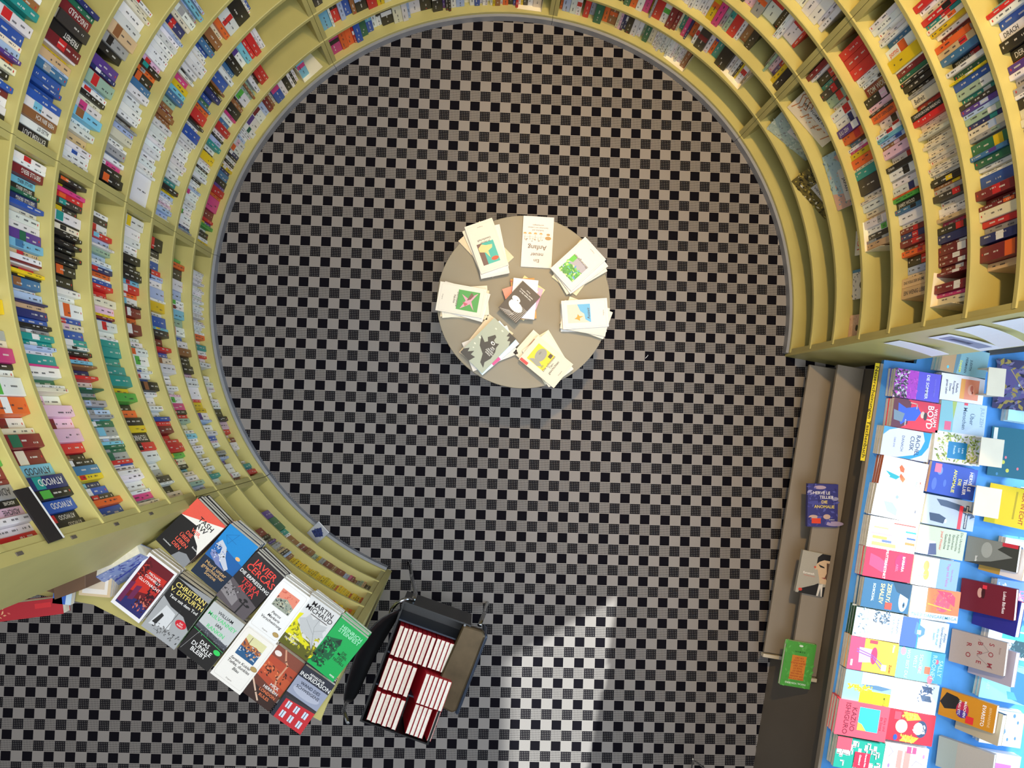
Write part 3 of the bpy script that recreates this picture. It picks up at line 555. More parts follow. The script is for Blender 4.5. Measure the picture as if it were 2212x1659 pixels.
D('white-edged hardcover with a red night scene of towers and palms', 'red night scene hardcover',
  [(327, 1199), (385, 1238), (301, 1345), (232, 1297)], 3, .03, 'f0eef0',
  [('r', .08, .06, .94, .96, '6a1420'), ('p', [(.08, .06), (.94, .06), (.94, .24), (.6, .3), (.08, .2)], '2a2a68'), ('p', [(.2, .34), (.9, .5), (.9, .8), (.3, .78), (.18, .6)], 'c82c20'), ('p', [(.08, .1), (.22, .1), (.22, .5), (.08, .46)], '6c2450'),
   ('p', [(.3, .2), (.44, .24), (.44, .5), (.3, .46)], '6c2450'), ('s', .12, .62, .32, .9, 60, .05, '3a0c14 c83a24 5a1018'), ('s', .66, .3, .92, .7, 80, .05, '3a0c14 a03030 20081c'), ('s', .5, .14, .9, .36, 40, .05, '3a0c14 d07060'),
   ('t', 'MICHAEL', .56, .72, .1, 'w'), ('t', 'CONNELLY', .56, .66, .1, 'w'), ('t', 'GLUTNACHT', .56, .57, .12, 'w')], True, 'f0eef0')
D('black and grey paperback with yellow lettering and a round red sticker', 'yellow lettered paperback',
  [(388, 1246), (460.8, 1292), (375, 1404), (303, 1349)], 3, .028, '1e1c1c',
  [('p', [(0, 0), (1, 0), (1, .36), (.7, .5), (.3, .52), (0, .6)], 'a8aaac'), ('p', [(.1, .1), (.6, .2), (.5, .46), (.2, .5)], 'd8dadc'), ('p', [(0, .96), (1, 1), (1, .9), (.6, .92)], '9a9c9e'), ('s', .2, .06, .95, .2, 50, .03, 'k 4a4a4a 6c6c6c'),
   ('l', [(.52, .1), (.56, .56)], .012, '3a3a3a'), ('p', [(.14, .16), (.22, .36), (.3, .34), (.26, .16)], '2a2a2a'), ('t', 'CHRISTIAN', .5, .83, .175, 'f0dc78'), ('t', 'V. DITFURTH', .5, .73, .165, 'f0dc78'), ('t', 'Tanz mit dem Tod', .52, .64, .11, 'w'), ('e', .76, .38, .15, .1, 'd02030'), ('t', 'KAI', .76, .38, .06, 'w'), ('t', 'KARO', .76, .34, .06, 'w')], False, '1e1c1c')
D('paperback with green and black lettering above dark stone wall and round green sticker', 'green lettered paperback',
  [(463.3, 1300), (529, 1348), (449, 1453), (382.3, 1398.7)], 3, .026, '22201f',
  [('r', 0, .5, 1, 1, 'c8cccc'), ('p', [(0, .5), (1, .44), (1, .52), (0, .58)], '50525a'), ('l', [(0, .46), (1, .4)], .012, '38c060'), ('s', 0, .42, 1, .54, 40, .03, '30343a 7a7c84'), ('t', 'WILLIAM', .5, .87, .12, '22262a'), ('t', 'McILVANNEY', .5, .77, .15, '58d080'), ('t', 'IAN', .5, .68, .12, '22262a'), ('t', 'RANKIN', .5, .58, .15, '58d080'),
   ('t', 'DAS', .5, .3, .15, 'w'), ('t', 'DUNKLE', .5, .21, .16, 'w'), ('t', 'BLEIBT', .5, .12, .16, 'w'), ('e', .88, .34, .1, .065, '38d060'), ('l', [(.2, .5), (.1, .2), (.05, .05)], .006, 'c8c8c8')], False, '30b860')
D('white paperback with a picture of a river city at dusk and gold seal', 'river city paperback',
  [(534, 1347), (602, 1394), (516, 1501), (454.4, 1453)], 3, .026, 'f4f0e8',
  diogenes([('r', .2, .5, .8, .88, '88b8c0'), ('r', .2, .74, .8, .88, 'e0dca8'), ('p', [(.2, .64), (.8, .66), (.8, .72), (.6, .76), (.4, .74), (.2, .8)], 'b86a3c'), ('p', [(.2, .5), (.8, .5), (.8, .66), (.2, .66)], '2c5c88'), ('s', .22, .56, .78, .74, 60, .04, '8c4c30 1c3458 c8d0d8 e0a060'), ('l', [(.36, .72), (.36, .86)], .015, '5c4438')],
           [('Seraina Kobler', .11, '3a3a3a'), ('Tiefes, dunkles', .12, '3a3a3a'), ('Blau', .12, '3a3a3a')], [('e', .88, .46, .1, .065, '9a7a40'), ('e', .88, .46, .085, .055, 'b89a5c')]), False, 'f4f0e8')
D('brown-orange paperback with a street facade and pale tube lines, underneath its neighbours', 'brown orange paperback',
  [(603, 1397), (660, 1432), (581, 1539), (521.5, 1491)], 2, .026, '6a3a2c',
  [('p', [(0, .4), (1, .3), (1, .8), (0, .8)], 'b84c30'), ('p', [(0, .5), (1, .42), (1, .6), (0, .7)], 'c85a34'), ('s', .05, .45, .95, .68, 30, .06, '5c2c20 e08050 3a2018'), ('r', 0, .8, 1, 1, '8a4a38'), ('p', [(0, 0), (1, 0), (1, .18), (0, .26)], '3a2620'),
   ('l', [(.3, 1), (.5, .84), (.62, .8), (.6, .5), (.75, .3)], .05, 'd8a080'), ('l', [(0, .3), (.3, .14), (.5, .04)], .05, 'd8b8a0'), ('e', .16, .88, .12, .08, 'f0e8e0'), ('t', 'MICK', .68, .36, .13, 'w'), ('t', 'HERRON', .64, .28, .13, 'w'), ('t', 'LONDON', .62, .2, .13, 'f08050'), ('t', 'RULES', .6, .12, .13, 'f08050')])
D('hardcover with a red house with white windows under a stormy sky', 'red house hardcover',
  [(658, 1436), (722, 1480), (649, 1589.9), (586, 1541)], 3, .024, '2c2e3a',
  [('p', [(0, .45), (1, .45), (1, .8), (0, .8)], '9aa0b4'), ('e', .5, .6, .42, .14, 'b4b8c8'), ('r', 0, .4, 1, .47, '2a2a30'), ('p', [(.1, 0), (.1, .38), (1, .42), (1, 0)], 'c82c34'), ('p', [(.02, .42), (1, .46), (1, .42), (.1, .37)], '3a3438')] +
  [('r', u, v, u + .13, v + .12, 'd8e0ec') for u in (.2, .46, .74) for v in (.06, .24)] + [('r', u + .05, v, u + .07, v + .12, '50586c') for u in (.2, .46, .74) for v in (.06, .24)] +
  [('t', 'ARNALDUR', .5, .91, .09, 'w'), ('t', 'INDRIDASON', .5, .83, .16, 'w'), ('t', 'WAND DES', .5, .7, .12, '2c3448'), ('t', 'SCHWEIGENS', .5, .62, .12, '2c3448')], True, '2c2e3a')

# ---- round table
TCX, TCY, TZ = 0.174, 0.437, 0.60
rt = thing('round_table', 'small round olive-grey table in the middle of the checked carpet', 'table', (TCX, TCY, 0))
b = MB(); N_ = 96; b.prism([(.338 * math.cos(2 * math.pi * i / N_), .338 * math.sin(2 * math.pi * i / N_)) for i in range(N_)], TZ - .022, TZ); b.build('tabletop', M['table'], rt, bevel=.0015)
b = MB(); b.tube([(0, 0, .03), (0, 0, TZ - .022)], .035, 24); b.build('column', M['chrome'], rt)
b = MB(); b.prism([(.2 * math.cos(2 * math.pi * i / 48), .2 * math.sin(2 * math.pi * i / 48)) for i in range(48)], 0, .012); b.prism([(.06 * math.cos(2 * math.pi * i / 32), .06 * math.sin(2 * math.pi * i / 32)) for i in range(32)], .012, .03); b.build('foot_plate', M['grey'], rt)
z3 = lambda x, y: (860 + x / 3.95, 430 + y / 3.95)
def U3(*p): return [z3(*q) for q in p]
def pile(label, short, quad, unders, n_t, base, art_, t=.013, group='anthologies on the round table', hard=False):
    """unders: list of (quad in photo pixels, colour, art) from second to last"""
    n = len(unders) + 1; zt = TZ + .0008 + n * (t + .0005)
    X, w, h = frame_from(quad, zt)
    make_book(label, X, w, h, t, base, art_, hard, None, group)
    for i, (q, c, a_, lb) in enumerate(unders):
        z = zt - (i + 1) * (t + .0005); X2, w2, h2 = frame_from(q, z)
        make_book(lb, X2, w2, h2, t, c, a_, False, None, group)
def turn(quad, deg, dx=0, dy=0, s=1.0):
    cx_ = sum(p[0] for p in quad) / 4 + dx; cy_ = sum(p[1] for p in quad) / 4 + dy; a = rad(deg); c, s_ = math.cos(a), math.sin(a)
    ox, oy = cx_ - dx, cy_ - dy
    return [(cx_ + s * ((x - ox) * c - (y - oy) * s_), cy_ + s * ((x - ox) * s_ + (y - oy) * c)) for x, y in quad]
plain = diogenes([], []); CR = 'ece2cc'
q = U3((945, 560), (710, 640), (565, 240), (800, 158))
pile('cream paperback picturing a hand and red apple on teal, topmost of its pile', '', q,
     [(turn(q, 8, 8, 12), 'e0dcd6', plain, 'white paperback lying second under the hand and apple paperback'), (turn(q, -4, -2, 6), CR, plain, 'cream paperback lying third under the hand and apple paperback'),
      (turn(q, -24, -1, 7), 'e4cca8', plain, 'beige paperback splayed at the bottom under the hand and apple paperback')], 0, 'e2dccc',
     [a for a in diogenes([('r', .22, .42, .82, .86, '30b0a4'), ('r', .64, .42, .82, .86, '6a4c48'), ('e', .36, .78, .13, .07, 'd84c30'), ('p', [(.8, .5), (.66, .44), (.52, .48), (.3, .5), (.34, .56), (.5, .6), (.5, .74), (.6, .62), (.8, .58)], 'e8cc88')], [('In bester', .1, '4a4440'), ('Gesellschaft', .1, '4a4440')])])
q = U3((1308, 590), (1047, 575), (1070, 140), (1330, 160))
pile('slim white paperback with gold flowers and a small bear, lying alone at the table rim', '', q, [], 0, 'e4deda',
     [('t', 'Ein', .5, .84, .16, '6a5a50'), ('t', 'neuer', .5, .72, .18, '6a5a50'), ('t', 'Anfang', .5, .57, .22, '6a5a50'), ('t', 'Gedichte und', .5, .26, .07, '7a6c60'), ('t', 'Geschichten vom Loslassen', .5, .21, .06, '7a6c60'), ('t', 'und Neubeginn', .5, .16, .06, '7a6c60')] +
     [('l', [(u, .36), (u, .47)], .008, 'a08050') for u in (.4, .58, .76, .92)] + [('p', [(u - .06, .35), (u + .06, .35), (u + .03, .32), (u - .03, .32)], 'c89850') for u in (.4, .58, .76, .92)] +
     [('e', .16, .42, .1, .06, 'b0864c'), ('e', .16, .35, .06, .035, 'b0864c'), ('l', [(.25, .41), (.95, .41)], .005, '8a7a68'), ('s', .35, .44, .95, .5, 20, .025, '7a6c60 a08050')])
q = U3((1485, 800), (1305, 590), (1600, 315), (1760, 510))
pile('white paperback picturing a green flower garden, topmost of its pile', '', q,
     [(turn(q, 6, 4, 8), 'e0dcd6', plain, 'white paperback second under the flower garden paperback'), (turn(q, 12, 2, 12), CR, plain, 'cream paperback third under the flower garden paperback'),
      (turn(q, -10, 0, 8), 'e8d8b4', plain, 'beige paperback at the bottom under the flower garden paperback')], 0, 'e2deda',
     diogenes([('r', .2, .42, .82, .86, 'a8a4b0'), ('p', [(.2, .86), (.82, .86), (.82, .66), (.6, .6), (.5, .66), (.2, .58)], '40a040'), ('p', [(.66, .42), (.82, .42), (.82, .6), (.66, .56)], '58c040'), ('s', .2, .6, .82, .86, 90, .06, '2c8c30 70d050 388838 c8e890 4c90d0')],
              [('Blumengarten', .11, '4a4440')]))
q = U3((1410, 1115), (1390, 870), (1785, 842), (1795, 1085))
pile('cream paperback picturing a blue shoreline and starfish, topmost of its pile', '', q,
     [(turn(q, 14, 0, 10), 'dcd6c8', plain, 'off-white paperback second under the shoreline paperback'), (turn(q, 24, 3, 9), CR, plain, 'cream paperback third under the shoreline paperback'),
      (turn(q, 4, -3, 8), 'e0dcd6', plain, 'white paperback at the bottom under the shoreline paperback')], 0, 'e4e0da',
     diogenes([('r', .2, .38, .84, .88, '5cb0dc'), ('p', [(.2, .88), (.84, .88), (.84, .66), (.6, .6), (.5, .52), (.3, .5), (.2, .4)], 'd8ccbc'), ('p', [(.34, .74), (.4, .68), (.5, .66), (.42, .62), (.42, .54), (.36, .62), (.26, .62), (.32, .68)], 'e89830')],
              [('Auszeit', .13, '4a4440')]))
q = U3((1015, 1370), (1200, 1170), (1495, 1410), (1335, 1605))
pile('cream paperback picturing a grey elephant on yellow, topmost of its pile', '', q,
     [(turn(q, 14, 4, -4), 'e2dccc', diogenes([('r', .2, .45, .8, .86, 'e09070')], []), 'off-white paperback with a salmon picture, second under the elephant paperback'),
      (turn(q, 2, -12, -12), CR, diogenes([('r', .2, .6, .8, .86, 'b08870')], []), 'cream paperback third under the elephant paperback'),
      (turn(q, 20, 2, -10), 'e8e4c8', [('r', .1, .8, .9, .96, 'a8b840')], 'pale paperback with a green strip at the bottom under the elephant paperback')], 0, 'e0d8c0',
     diogenes([('r', .2, .42, .82, .88, 'e8d010'), ('e', .56, .68, .24, .17, '98988c'), ('p', [(.34, .76), (.24, .84), (.2, .6), (.3, .5), (.36, .6)], '98988c'), ('e', .3, .5, .06, .035, 'a8a840'), ('r', .66, .46, .8, .54, '4a3428'), ('e', .6, .72, .06, .03, '807f74')],
              [('Die schönsten', .11, '4a4440'), ('Tier-', .11, '4a4440'), ('geschichten', .11, '4a4440')], [('r', -.02 + .03, .78, .11, .98, 'd82c2c')]))
q = U3((818, 1013), (1012, 1195), (712, 1485), (530, 1305))
pile('sage green paperback with a black toothy fish, topmost of its pile', '', q,
     [(turn(q, 5, 6, 5), 'd0e8f0', [('r', 0, .3, 1, .5, 'd83a84')], 'pale blue paperback second under the toothy fish paperback'), (turn(q, 24, 4, 6), 'e0dcd6', plain, 'white paperback splayed third under the toothy fish paperback'),
      (turn(q, -6, -4, -6), 'e8d4b0', plain, 'beige paperback at the bottom under the toothy fish paperback')], 0, 'a8b09c',
     [('p', [(.3, .62), (.42, .76), (.5, .74), (.52, .66), (.7, .62), (.82, .5), (.86, .34), (.8, .2), (.9, .1), (.7, .14), (.56, .3), (.3, .38), (.1, .56), (.34, .5), (.4, .56)], '1c1a18'), ('e', .56, .6, .075, .05, 'f0f0e8'), ('e', .57, .6, .04, .03, '1c1a18'), ('p', [(.62, .64), (.72, .68), (.74, .58)], '1c1a18'),
      ('p', [(.7, 1), (.72, .9), (.8, .94), (.84, .84), (.92, .88), (1, .78), (1, 1)], '1c1a18'), ('p', [(0, 0), (0, .1), (.12, .2), (.16, .12), (.3, .22), (.3, .12), (.46, .14), (.4, 0)], '1c1a18'), ('e', .3, .86, .04, .025, 'd8dcc8'), ('e', .5, .92, .04, .025, 'd8dcc8'), ('e', .14, .34, .04, .025, 'd8dcc8'), ('e', .2, .26, .03, .02, 'd8dcc8'), ('e', .12, .5, .05, .03, 'd8dcc8'),
      ('t', 'EINE', .68, .52, .06, 'f0f0e8'), ('t', 'WELT', .68, .48, .06, 'f0f0e8'), ('t', 'KRONEN', .68, .44, .06, 'f0f0e8'), ('t', 'ZWISCHEN', .68, .4, .06, 'f0f0e8'), ('t', 'DURCH', .68, .36, .06, 'f0f0e8')])
q = U3((752, 775), (715, 1020), (318, 945), (362, 697))
pile('cream paperback picturing pink dancing shoes on green, topmost of its pile', '', q,
     [(turn(q, 6, 6, 4), 'e0dcd6', plain, 'white paperback second under the dancing shoes paperback'), (turn(q, -14, 8, 4), CR, plain, 'cream paperback third under the dancing shoes paperback'),
      (turn(q, -6, 8, 8), 'e8d8b4', plain, 'beige paperback at the bottom under the dancing shoes paperback')], 0, 'e2dccc',
     diogenes([('r', .16, .42, .84, .88, '3c9c44'), ('p', [(.3, .5), (.5, .6), (.8, .5), (.6, .7), (.8, .8), (.5, .72), (.2, .84), (.42, .64)], 'e89ab0'), ('p', [(.2, .7), (.5, .62), (.44, .7), (.3, .76)], '6c4c40'), ('p', [(.56, .54), (.7, .6), (.6, .66)], 'c05060')],
              [('Durchtanzte', .1, '4a4440'), ('Nächte', .1, '4a4440')]))
q = U3((1005, 1062), (852, 922), (1065, 700), (1217, 832))
sq = [z3(975, 675), z3(1190, 690), z3(1170, 1022), z3(960, 1010)]
GC = 'small gift books in the middle of the round table'
pile('small black booklet with a white sleeping bear, topmost in the table centre', '', q,
     [(turn(sq, 3), 'e8e4f0', [('t', 'Poesie', .5, .1, .08, 'd05050')], 'pale lilac booklet second in the centre pile under the bear booklet'),
      (U3((1040, 690), (1250, 780), (1165, 940), (1000, 880)), 'e8a0b8', [('s', .1, .1, .9, .9, 20, .08, 'f0d020 d83a84 w')], 'pink booklet with yellow edge third in the centre pile'),
      (turn(U3((890, 775), (1080, 700), (1150, 930), (960, 985)), 0), 'f0907c', [], 'salmon booklet with rounded corner fourth in the centre pile'),
      (U3((955, 680), (1165, 675), (1180, 1018), (980, 1030)), 'c89040', [('s', 0, 0, 1, 1, 80, .08, '3a2a20 d8a860 2c70b0 b03030')], 'colourful patterned booklet fifth in the centre pile'),
      (U3((1075, 650), (1255, 775), (1070, 1040), (900, 915)), 'f0dca0', [('s', .1, .1, .9, .9, 20, .06, 'e0b040')], 'cream and yellow booklet at the bottom of the centre pile')], 0, '3a3230',
     [('p', [(0, 0), (0, .52), (1, .46), (1, 0)], '3a3230'), ('e', .5, .66, .34, .2, 'ecebe6'), ('e', .68, .5, .2, .12, 'ecebe6'), ('e', .78, .6, .05, .03, 'ecebe6'), ('e', .6, .5, .03, .018, '1c1a18')] +
     [('l', [(.05 + i * .08, .98), (.02 + i * .05, .55 + .3 * (i > 5))], .012, 'd8d4cc') for i in range(12)] + [('t', 'Und wieder hab ich', .5, .25, .08, 'w'), ('t', 'meinen Hut verloren', .5, .19, .08, 'w'), ('t', 'Freunde', .5, .12, .06, 'w')], .012, GC)

# ---- blue display table on the right, with its grey front
TA = Vector((-.1695, -.9855, 0)); TN = Vector((-.9855, .1695, 0)); TO = Vector((1.557, .224, 0)) - TN * .03; TZB = .60
XT = Matrix(((TA.x, -TN.x, 0, TO.x), (TA.y, -TN.y, 0, TO.y), (0, 0, 1, 0), (0, 0, 0, 1)))   # local x along the table, y away from the carpet, z up
LEN = 2.05; X0 = .02
bt = thing('display_table', 'long display table covered in blue with a taupe front beside the carpet', 'table', mw=XT)
b = MB(); b.prism([(.004, .012), (-.004, .14), (-.3, .17), (-.3, 1.05), (LEN, 1.05), (LEN, .012)], TZB - .022, TZB); b.build('tabletop', M['blue'], bt)
b = MB(); b.box((X0, .0, TZB - .03), (LEN, .0115, TZB + .002)); b.build('front_edging', M['tan'], bt)
b = MB(); b.add([(X0, -.03, 0), (LEN, -.03, 0), (LEN, .12, TZB - .03), (X0, .12, TZB - .03), (X0, .0, 0), (LEN, .0, 0), (LEN, .15, TZB - .03), (X0, .15, TZB - .03)],
                [(0, 1, 2, 3), (7, 6, 5, 4), (0, 3, 7, 4), (1, 5, 6, 2), (3, 2, 6, 7), (0, 4, 5, 1)]); b.build('front_panel', M['dark'], bt)
for nm, z, y0, y1, xe in (('lower_ledge', .15, -.118, .006, 1.3), ('upper_ledge', .33, -.062, .053, 1.33)):
    b = MB(); b.box((X0, y0, z - .018), (xe, y1, z)); b.build(nm, M['tan'], bt, bevel=.0012)
    b = MB(); b.box((xe + .005, y0 - .005, z - .02), (xe + .02, y1, z + .012)); b.build('ledge_bracket', M['card'], bt, bevel=.001)
for x, y in ((.3, 1.0), (LEN - .06, 1.0), (LEN - .06, .1), (.1, .1)):
    b = MB(); b.box((x, y, 0), (x + .04, y + .04, TZB - .022)); b.build('leg', M['dark'], bt)
# label strip, tilted on the front edging
XS = XT @ Matrix.Translation((.02, -.002, TZB - .002)) @ Matrix.Rotation(rad(35), 4, 'X')
lt = thing('shelf_label_strip', 'long yellow label strip with black lettering on the front edge of the blue table', 'sign', mw=XS)
b = MB(); b.box((0, -.0165, 0), (.39, 0, .0015)); b.build('strip', M['yellow'], lt)
b = MB(); V, Fc, tw = glyphs('Neuerscheinungen Taschenbuch'); sz = .365 / tw
b.add([(.012 + u * sz, -.0128 + v * sz * .62, .002) for u, v in V], Fc, C('k')); b.build('lettering', M['print'], lt)

GB = 'paperbacks on the blue display table'
def cw(tl, tr, br, bl): return [tr, br, bl, tl]     # the covers read from the window side
def V4(*p): return [(1652 + x / 3.95, 700 + y / 3.95) for x, y in p]
def T_(label, short, q, base, art_, n=3, t=.022, hard=False, spine=None):
    D(label, short, cw(*q), n, t, base, art_, hard, spine, GB, TZB + .0012, spine if not hard else None, seed=int(q[0][1]))
T_('purple and magenta paperback with dark foliage along its foot, nearest the yellow label strip', 'purple paperback', [(1936.8, 793.7), (2034, 811), (2029, 872), (1928, 854)], '5c50c8',
   [('r', 0, 0, 1, .5, 'b03cb8'), ('s', 0, 0, 1, .28, 170, .07, '201c24 3a3440 6c6470 c8c0c8'), ('s', 0, .28, 1, .5, 40, .05, '9a38a8 c850c0'), ('t', 'DIE SOMMER', .5, .68, .15, 'w'), ('t', 'RONYA OTHMANN', .5, .86, .07, '8078d8')])
T_('red paperback with a crouching woman in a blue dress', 'red paperback with the blue dress', [(1931.7, 857), (2032, 874.7), (2025, 936.7), (1925.4, 919)], 'd83048',
   [('p', [(0, 0), (1, 0), (1, .2), (.85, .34), (.1, .38), (0, .3)], '5a2c40'), ('p', [(.15, .1), (.3, .28), (.2, .52), (.4, .6), (.7, .5), (.75, .3), (.9, .2), (.6, .12)], '3058c8'), ('p', [(.4, .02), (.75, .04), (.8, .22), (.5, .26)], '6c8498'), ('e', .46, .64, .12, .07, 'c8b8a8'), ('e', .5, .7, .14, .06, '3a3438'), ('l', [(.1, .36), (.12, .5), (.28, .5)], .03, 'c8b8a8'),
    ('t', 'WILLIAM', .5, .88, .16, 'w'), ('t', 'BOYD', .5, .74, .3, 'w'), ('t', 'ROMAN', .8, .28, .06, 'w')])
T_('pale paperback with a bright blue curved band', 'blue curved band paperback', [(1910, 920), (2014, 936), (2002.6, 998.7), (1901.4, 981)], 'c4cce8',
   [('p', [(0, 1), (.5, .97), (.8, .86), (1, .62), (1, .34), (.84, .68), (.6, .82), (.3, .88), (0, .82)], '1890d8'), ('p', [(0, 0), (.3, 0), (.1, .12), (0, .3)], '4898c8'), ('t', 'RACHEL', .5, .7, .2, '2a4468'), ('t', 'CUSK', .45, .58, .2, '2a4468'), ('t', 'DANACH', .5, .4, .13, '5a6c90'), ('t', 'ÜBER EHE', .5, .24, .08, '7a86a8')])
T_('white paperback with a blue and two orange fish', 'fish paperback', [(1910, 982), (2006.4, 1003.8), (1993.8, 1065.8), (1897.6, 1044.3)], 'eef2f8',
   [('p', [(.7, .2), (.74, .36), (.62, .44), (.58, .34), (.5, .1), (.66, .22)], '28a8b8'), ('p', [(.2, .42), (.32, .5), (.46, .5), (.44, .42), (.3, .38)], 'e86838'), ('p', [(.5, .44), (.66, .56), (.8, .52), (.72, .46), (.6, .42)], 'e86838'), ('t', 'Simone Meier', .6, .88, .1, 'd05838'), ('t', 'Reiz', .75, .8, .1, '4a7868')], 3, .022, False, 'd87030')
T_('overexposed white paperback with a faint grey figure', 'white grey-figure paperback', [(1895, 1044), (2000, 1065.8), (1986, 1131.6), (1881, 1111)], 'f0f2f8',
   [('p', [(.5, .2), (.8, .3), (.9, .5), (.7, .5), (.5, .38)], '8898a8'), ('e', .3, .45, .06, .05, '7888a0'), ('e', .3, .52, .05, .03, '98a4b4'), ('t', 'ALI SMITH', .6, .84, .14, 'a8b0d8')])
T_('white paperback with coloured brush stripes', 'brush stripe paperback', [(1881, 1114), (1986, 1131.6), (1973.5, 1197.5), (1871, 1179.7)], 'f8f4ec',
   [('r', .3, .1, .36, .4, 'f0a070'), ('r', .5, .06, .56, .5, 'e88a90'), ('r', .6, .1, .7, .4, 'f0a850'), ('r', .7, .3, .78, .5, '5868c0'), ('r', .8, .1, .92, .6, 'f09060'), ('r', .3, .76, .36, .98, '38b0b0'), ('r', .1, .5, .14, .95, 'e05048'), ('r', .5, .8, .56, .98, '3858b0'), ('r', .66, .78, .74, .98, 'e87840')])
T_('crimson paperback with pink head outlines and white lettering', 'crimson paperback', [(1872, 1179.7), (1974.8, 1197.5), (1964.7, 1260.8), (1863.4, 1241.8)], 'd82440',
   [('e', .35, .75, .28, .2, 'c82050'), ('p', [(.2, .1), (.6, .1), (.8, .4), (.5, .5), (.3, .3)], 'e83c60'), ('t', 'MUTTERINSTINKT', .5, .42, .12, 'w'), ('t', 'BARBARA', .4, .78, .12, 'w'), ('t', 'ABEL', .56, .66, .12, 'f06080')])
T_('blue-grey paperback with a womans face and yellow lettering', 'face with yellow lettering paperback', [(1868.5, 1248), (1969.7, 1263), (1962, 1330.4), (1858, 1306)], '2c5878',
   [('e', .55, .86, .4, .16, 'b8d0e0'), ('p', [(0, .6), (.3, .7), (.5, .98), (0, 1)], '1c3c54'), ('e', .72, .88, .1, .04, '28506c'), ('e', .72, .88, .04, .025, '101c28'), ('t', 'ZERUYA', .45, .5, .2, 'f0e080'), ('t', 'SHALEV', .45, .36, .2, 'f0e080'), ('t', 'SCHICKSAL', .45, .2, .12, 'c8dce8'), ('r', .72, .5, .95, .64, 'e04030')])
T_('white paperback with bare branches over a faded house', 'bare branch paperback', [(1850.7, 1310), (1951, 1329), (1941.9, 1392.4), (1840.6, 1372)], 'eaf2f8',
   [('p', [(0, 0), (1, 0), (1, .2), (.4, .3), (0, .3)], 'a0b4c4'), ('s', 0, .05, .9, .28, 60, .05, '5c6c78 889cac c0d0dc'), ('l', [(0, .45), (.2, .6), (.4, .66)], .02, '3c4c5c'), ('s', 0, .4, .4, .72, 50, .06, '3c4c5c 5c7084'), ('t', 'RINER', .7, .3, .08, '708498'), ('t', 'Laila Lalami', .4, .9, .12, '2c4c6c'), ('t', 'Die Anderen', .4, .8, .12, '5c7c98')], 3, .022, False, '306030')
T_('pink and orange paperback with chopsticks in a pink cup', 'pink cup paperback', [(1839.3, 1370.6), (1941.9, 1391), (1933, 1461.8), (1829, 1442.8)], 'e8a038',
   [('r', 0, 0, 1, .3, 'e84060'), ('p', [(.3, .2), (.32, .5), (.7, .5), (.76, .22)], 'f090b8'), ('e', .5, .52, .26, .1, 'd83058'), ('l', [(.36, .16), (.5, .5), (.76, .74)], .025, '6050a0'), ('l', [(.44, .16), (.56, .5), (.86, .7)], .025, '6050a0'), ('r', .72, .7, .9, .8, 'f8f0e8'), ('r', .7, .06, .88, .1, 'w'), ('t', 'Neue', .2, .88, .1, 'w'), ('t', 'Zeiten', .82, .86, .1, '6c3c14'), ('r', .04, .4, .14, .56, 'e03848')])
T_('paperback half yellow half blue-grey with yellow plants', 'yellow block paperback', [(1828, 1444), (1929, 1464), (1920, 1530), (1817.8, 1508.6)], '7c9cb0',
   [('r', .58, .36, 1, 1, 'f4f010'), ('r', 0, .36, .4, 1, 'e8f0f8'), ('p', [(.4, .36), (.5, .6), (.52, .8), (.4, 1), (.36, .7)], '4c6c88'), ('s', .45, .1, .62, .6, 60, .06, 'd8e020 a8b830 f4f010'), ('t', 'LEILA', .22, .88, .09, '6c8ca8'), ('t', 'SLIMANI', .78, .86, .11, '4a4c10'), ('t', 'All das', .78, .7, .08, '6c7020'), ('t', 'zu verlieren', .78, .62, .08, '6c7020')])
T_('coral red paperback with a turquoise square', 'coral red paperback', [(1814, 1508.6), (1921.6, 1530), (1912.8, 1606), (1801.4, 1583)], 'f04858',
   [('r', .12, .42, .78, .82, '30b8d8'), ('p', [(.78, .42), (.78, .6), (.6, .5), (.56, .42)], 'e8a840'), ('t', 'KAZUO', .5, .28, .2, '5c1c30'), ('t', 'ISHIGURO', .5, .15, .2, '5c1c30'), ('t', 'Klara und', .5, .92, .1, 'a82c40'), ('t', 'die Sonne', .5, .85, .1, 'a82c40')], 3, .026, True, 'f04858')
maze = [('l', [(u, v), (u + du, v), (u + du, v + dv), (u, v + dv)], .045, 'w') for i, (u, v, du, dv) in enumerate([(random.Random(9 + j).uniform(.02, .8), .04 + .062 * j, .16, .035) for j in range(15)])] + \
       [('l', [(u, v), (u, v + .06), (u + .14, v + .06)], .04, 'w') for u, v in [(random.Random(60 + j).uniform(.04, .82), .03 + .05 * j) for j in range(18)]]
T_('paperback with a white maze pattern on green with red label', 'maze pattern paperback', [(1810, 1587), (1912.8, 1608.6), (1902.6, 1674.4), (1800, 1655)], '1c8c78', maze + [('r', 0, .0, .4, .3, 'c84858'), ('r', .4, .4, .9, .72, 'd82840'), ('t', 'Fernanda Melo', .64, .62, .07, 'w'), ('t', 'Chalabard', .64, .5, .08, 'w')])
T_('tan and grey-blue paperback with dancers legs and yellow lettering, top of the inner row', 'tan grey-blue paperback', [(2043, 744), (2139, 761), (2128, 817.7), (2027, 801)], '7ca8b4',
   [('r', 0, 0, 1, .34, 'b08c64'), ('p', [(0, .34), (.3, .4), (1, .36), (1, .3), (0, .3)], '5c8090'), ('e', .06, .5, .06, .05, '203040'), ('l', [(0, .36), (.12, .4), (.06, .5)], .04, 'e0e0e0'), ('t', 'JUDITH', .6, .62, .12, '1c3848'), ('t', 'HERMANN', .62, .52, .12, '1c3848'), ('t', 'DAHEIM', .7, .4, .12, 'f0f040'), ('e', .82, .16, .06, .04, '58c0e0')])
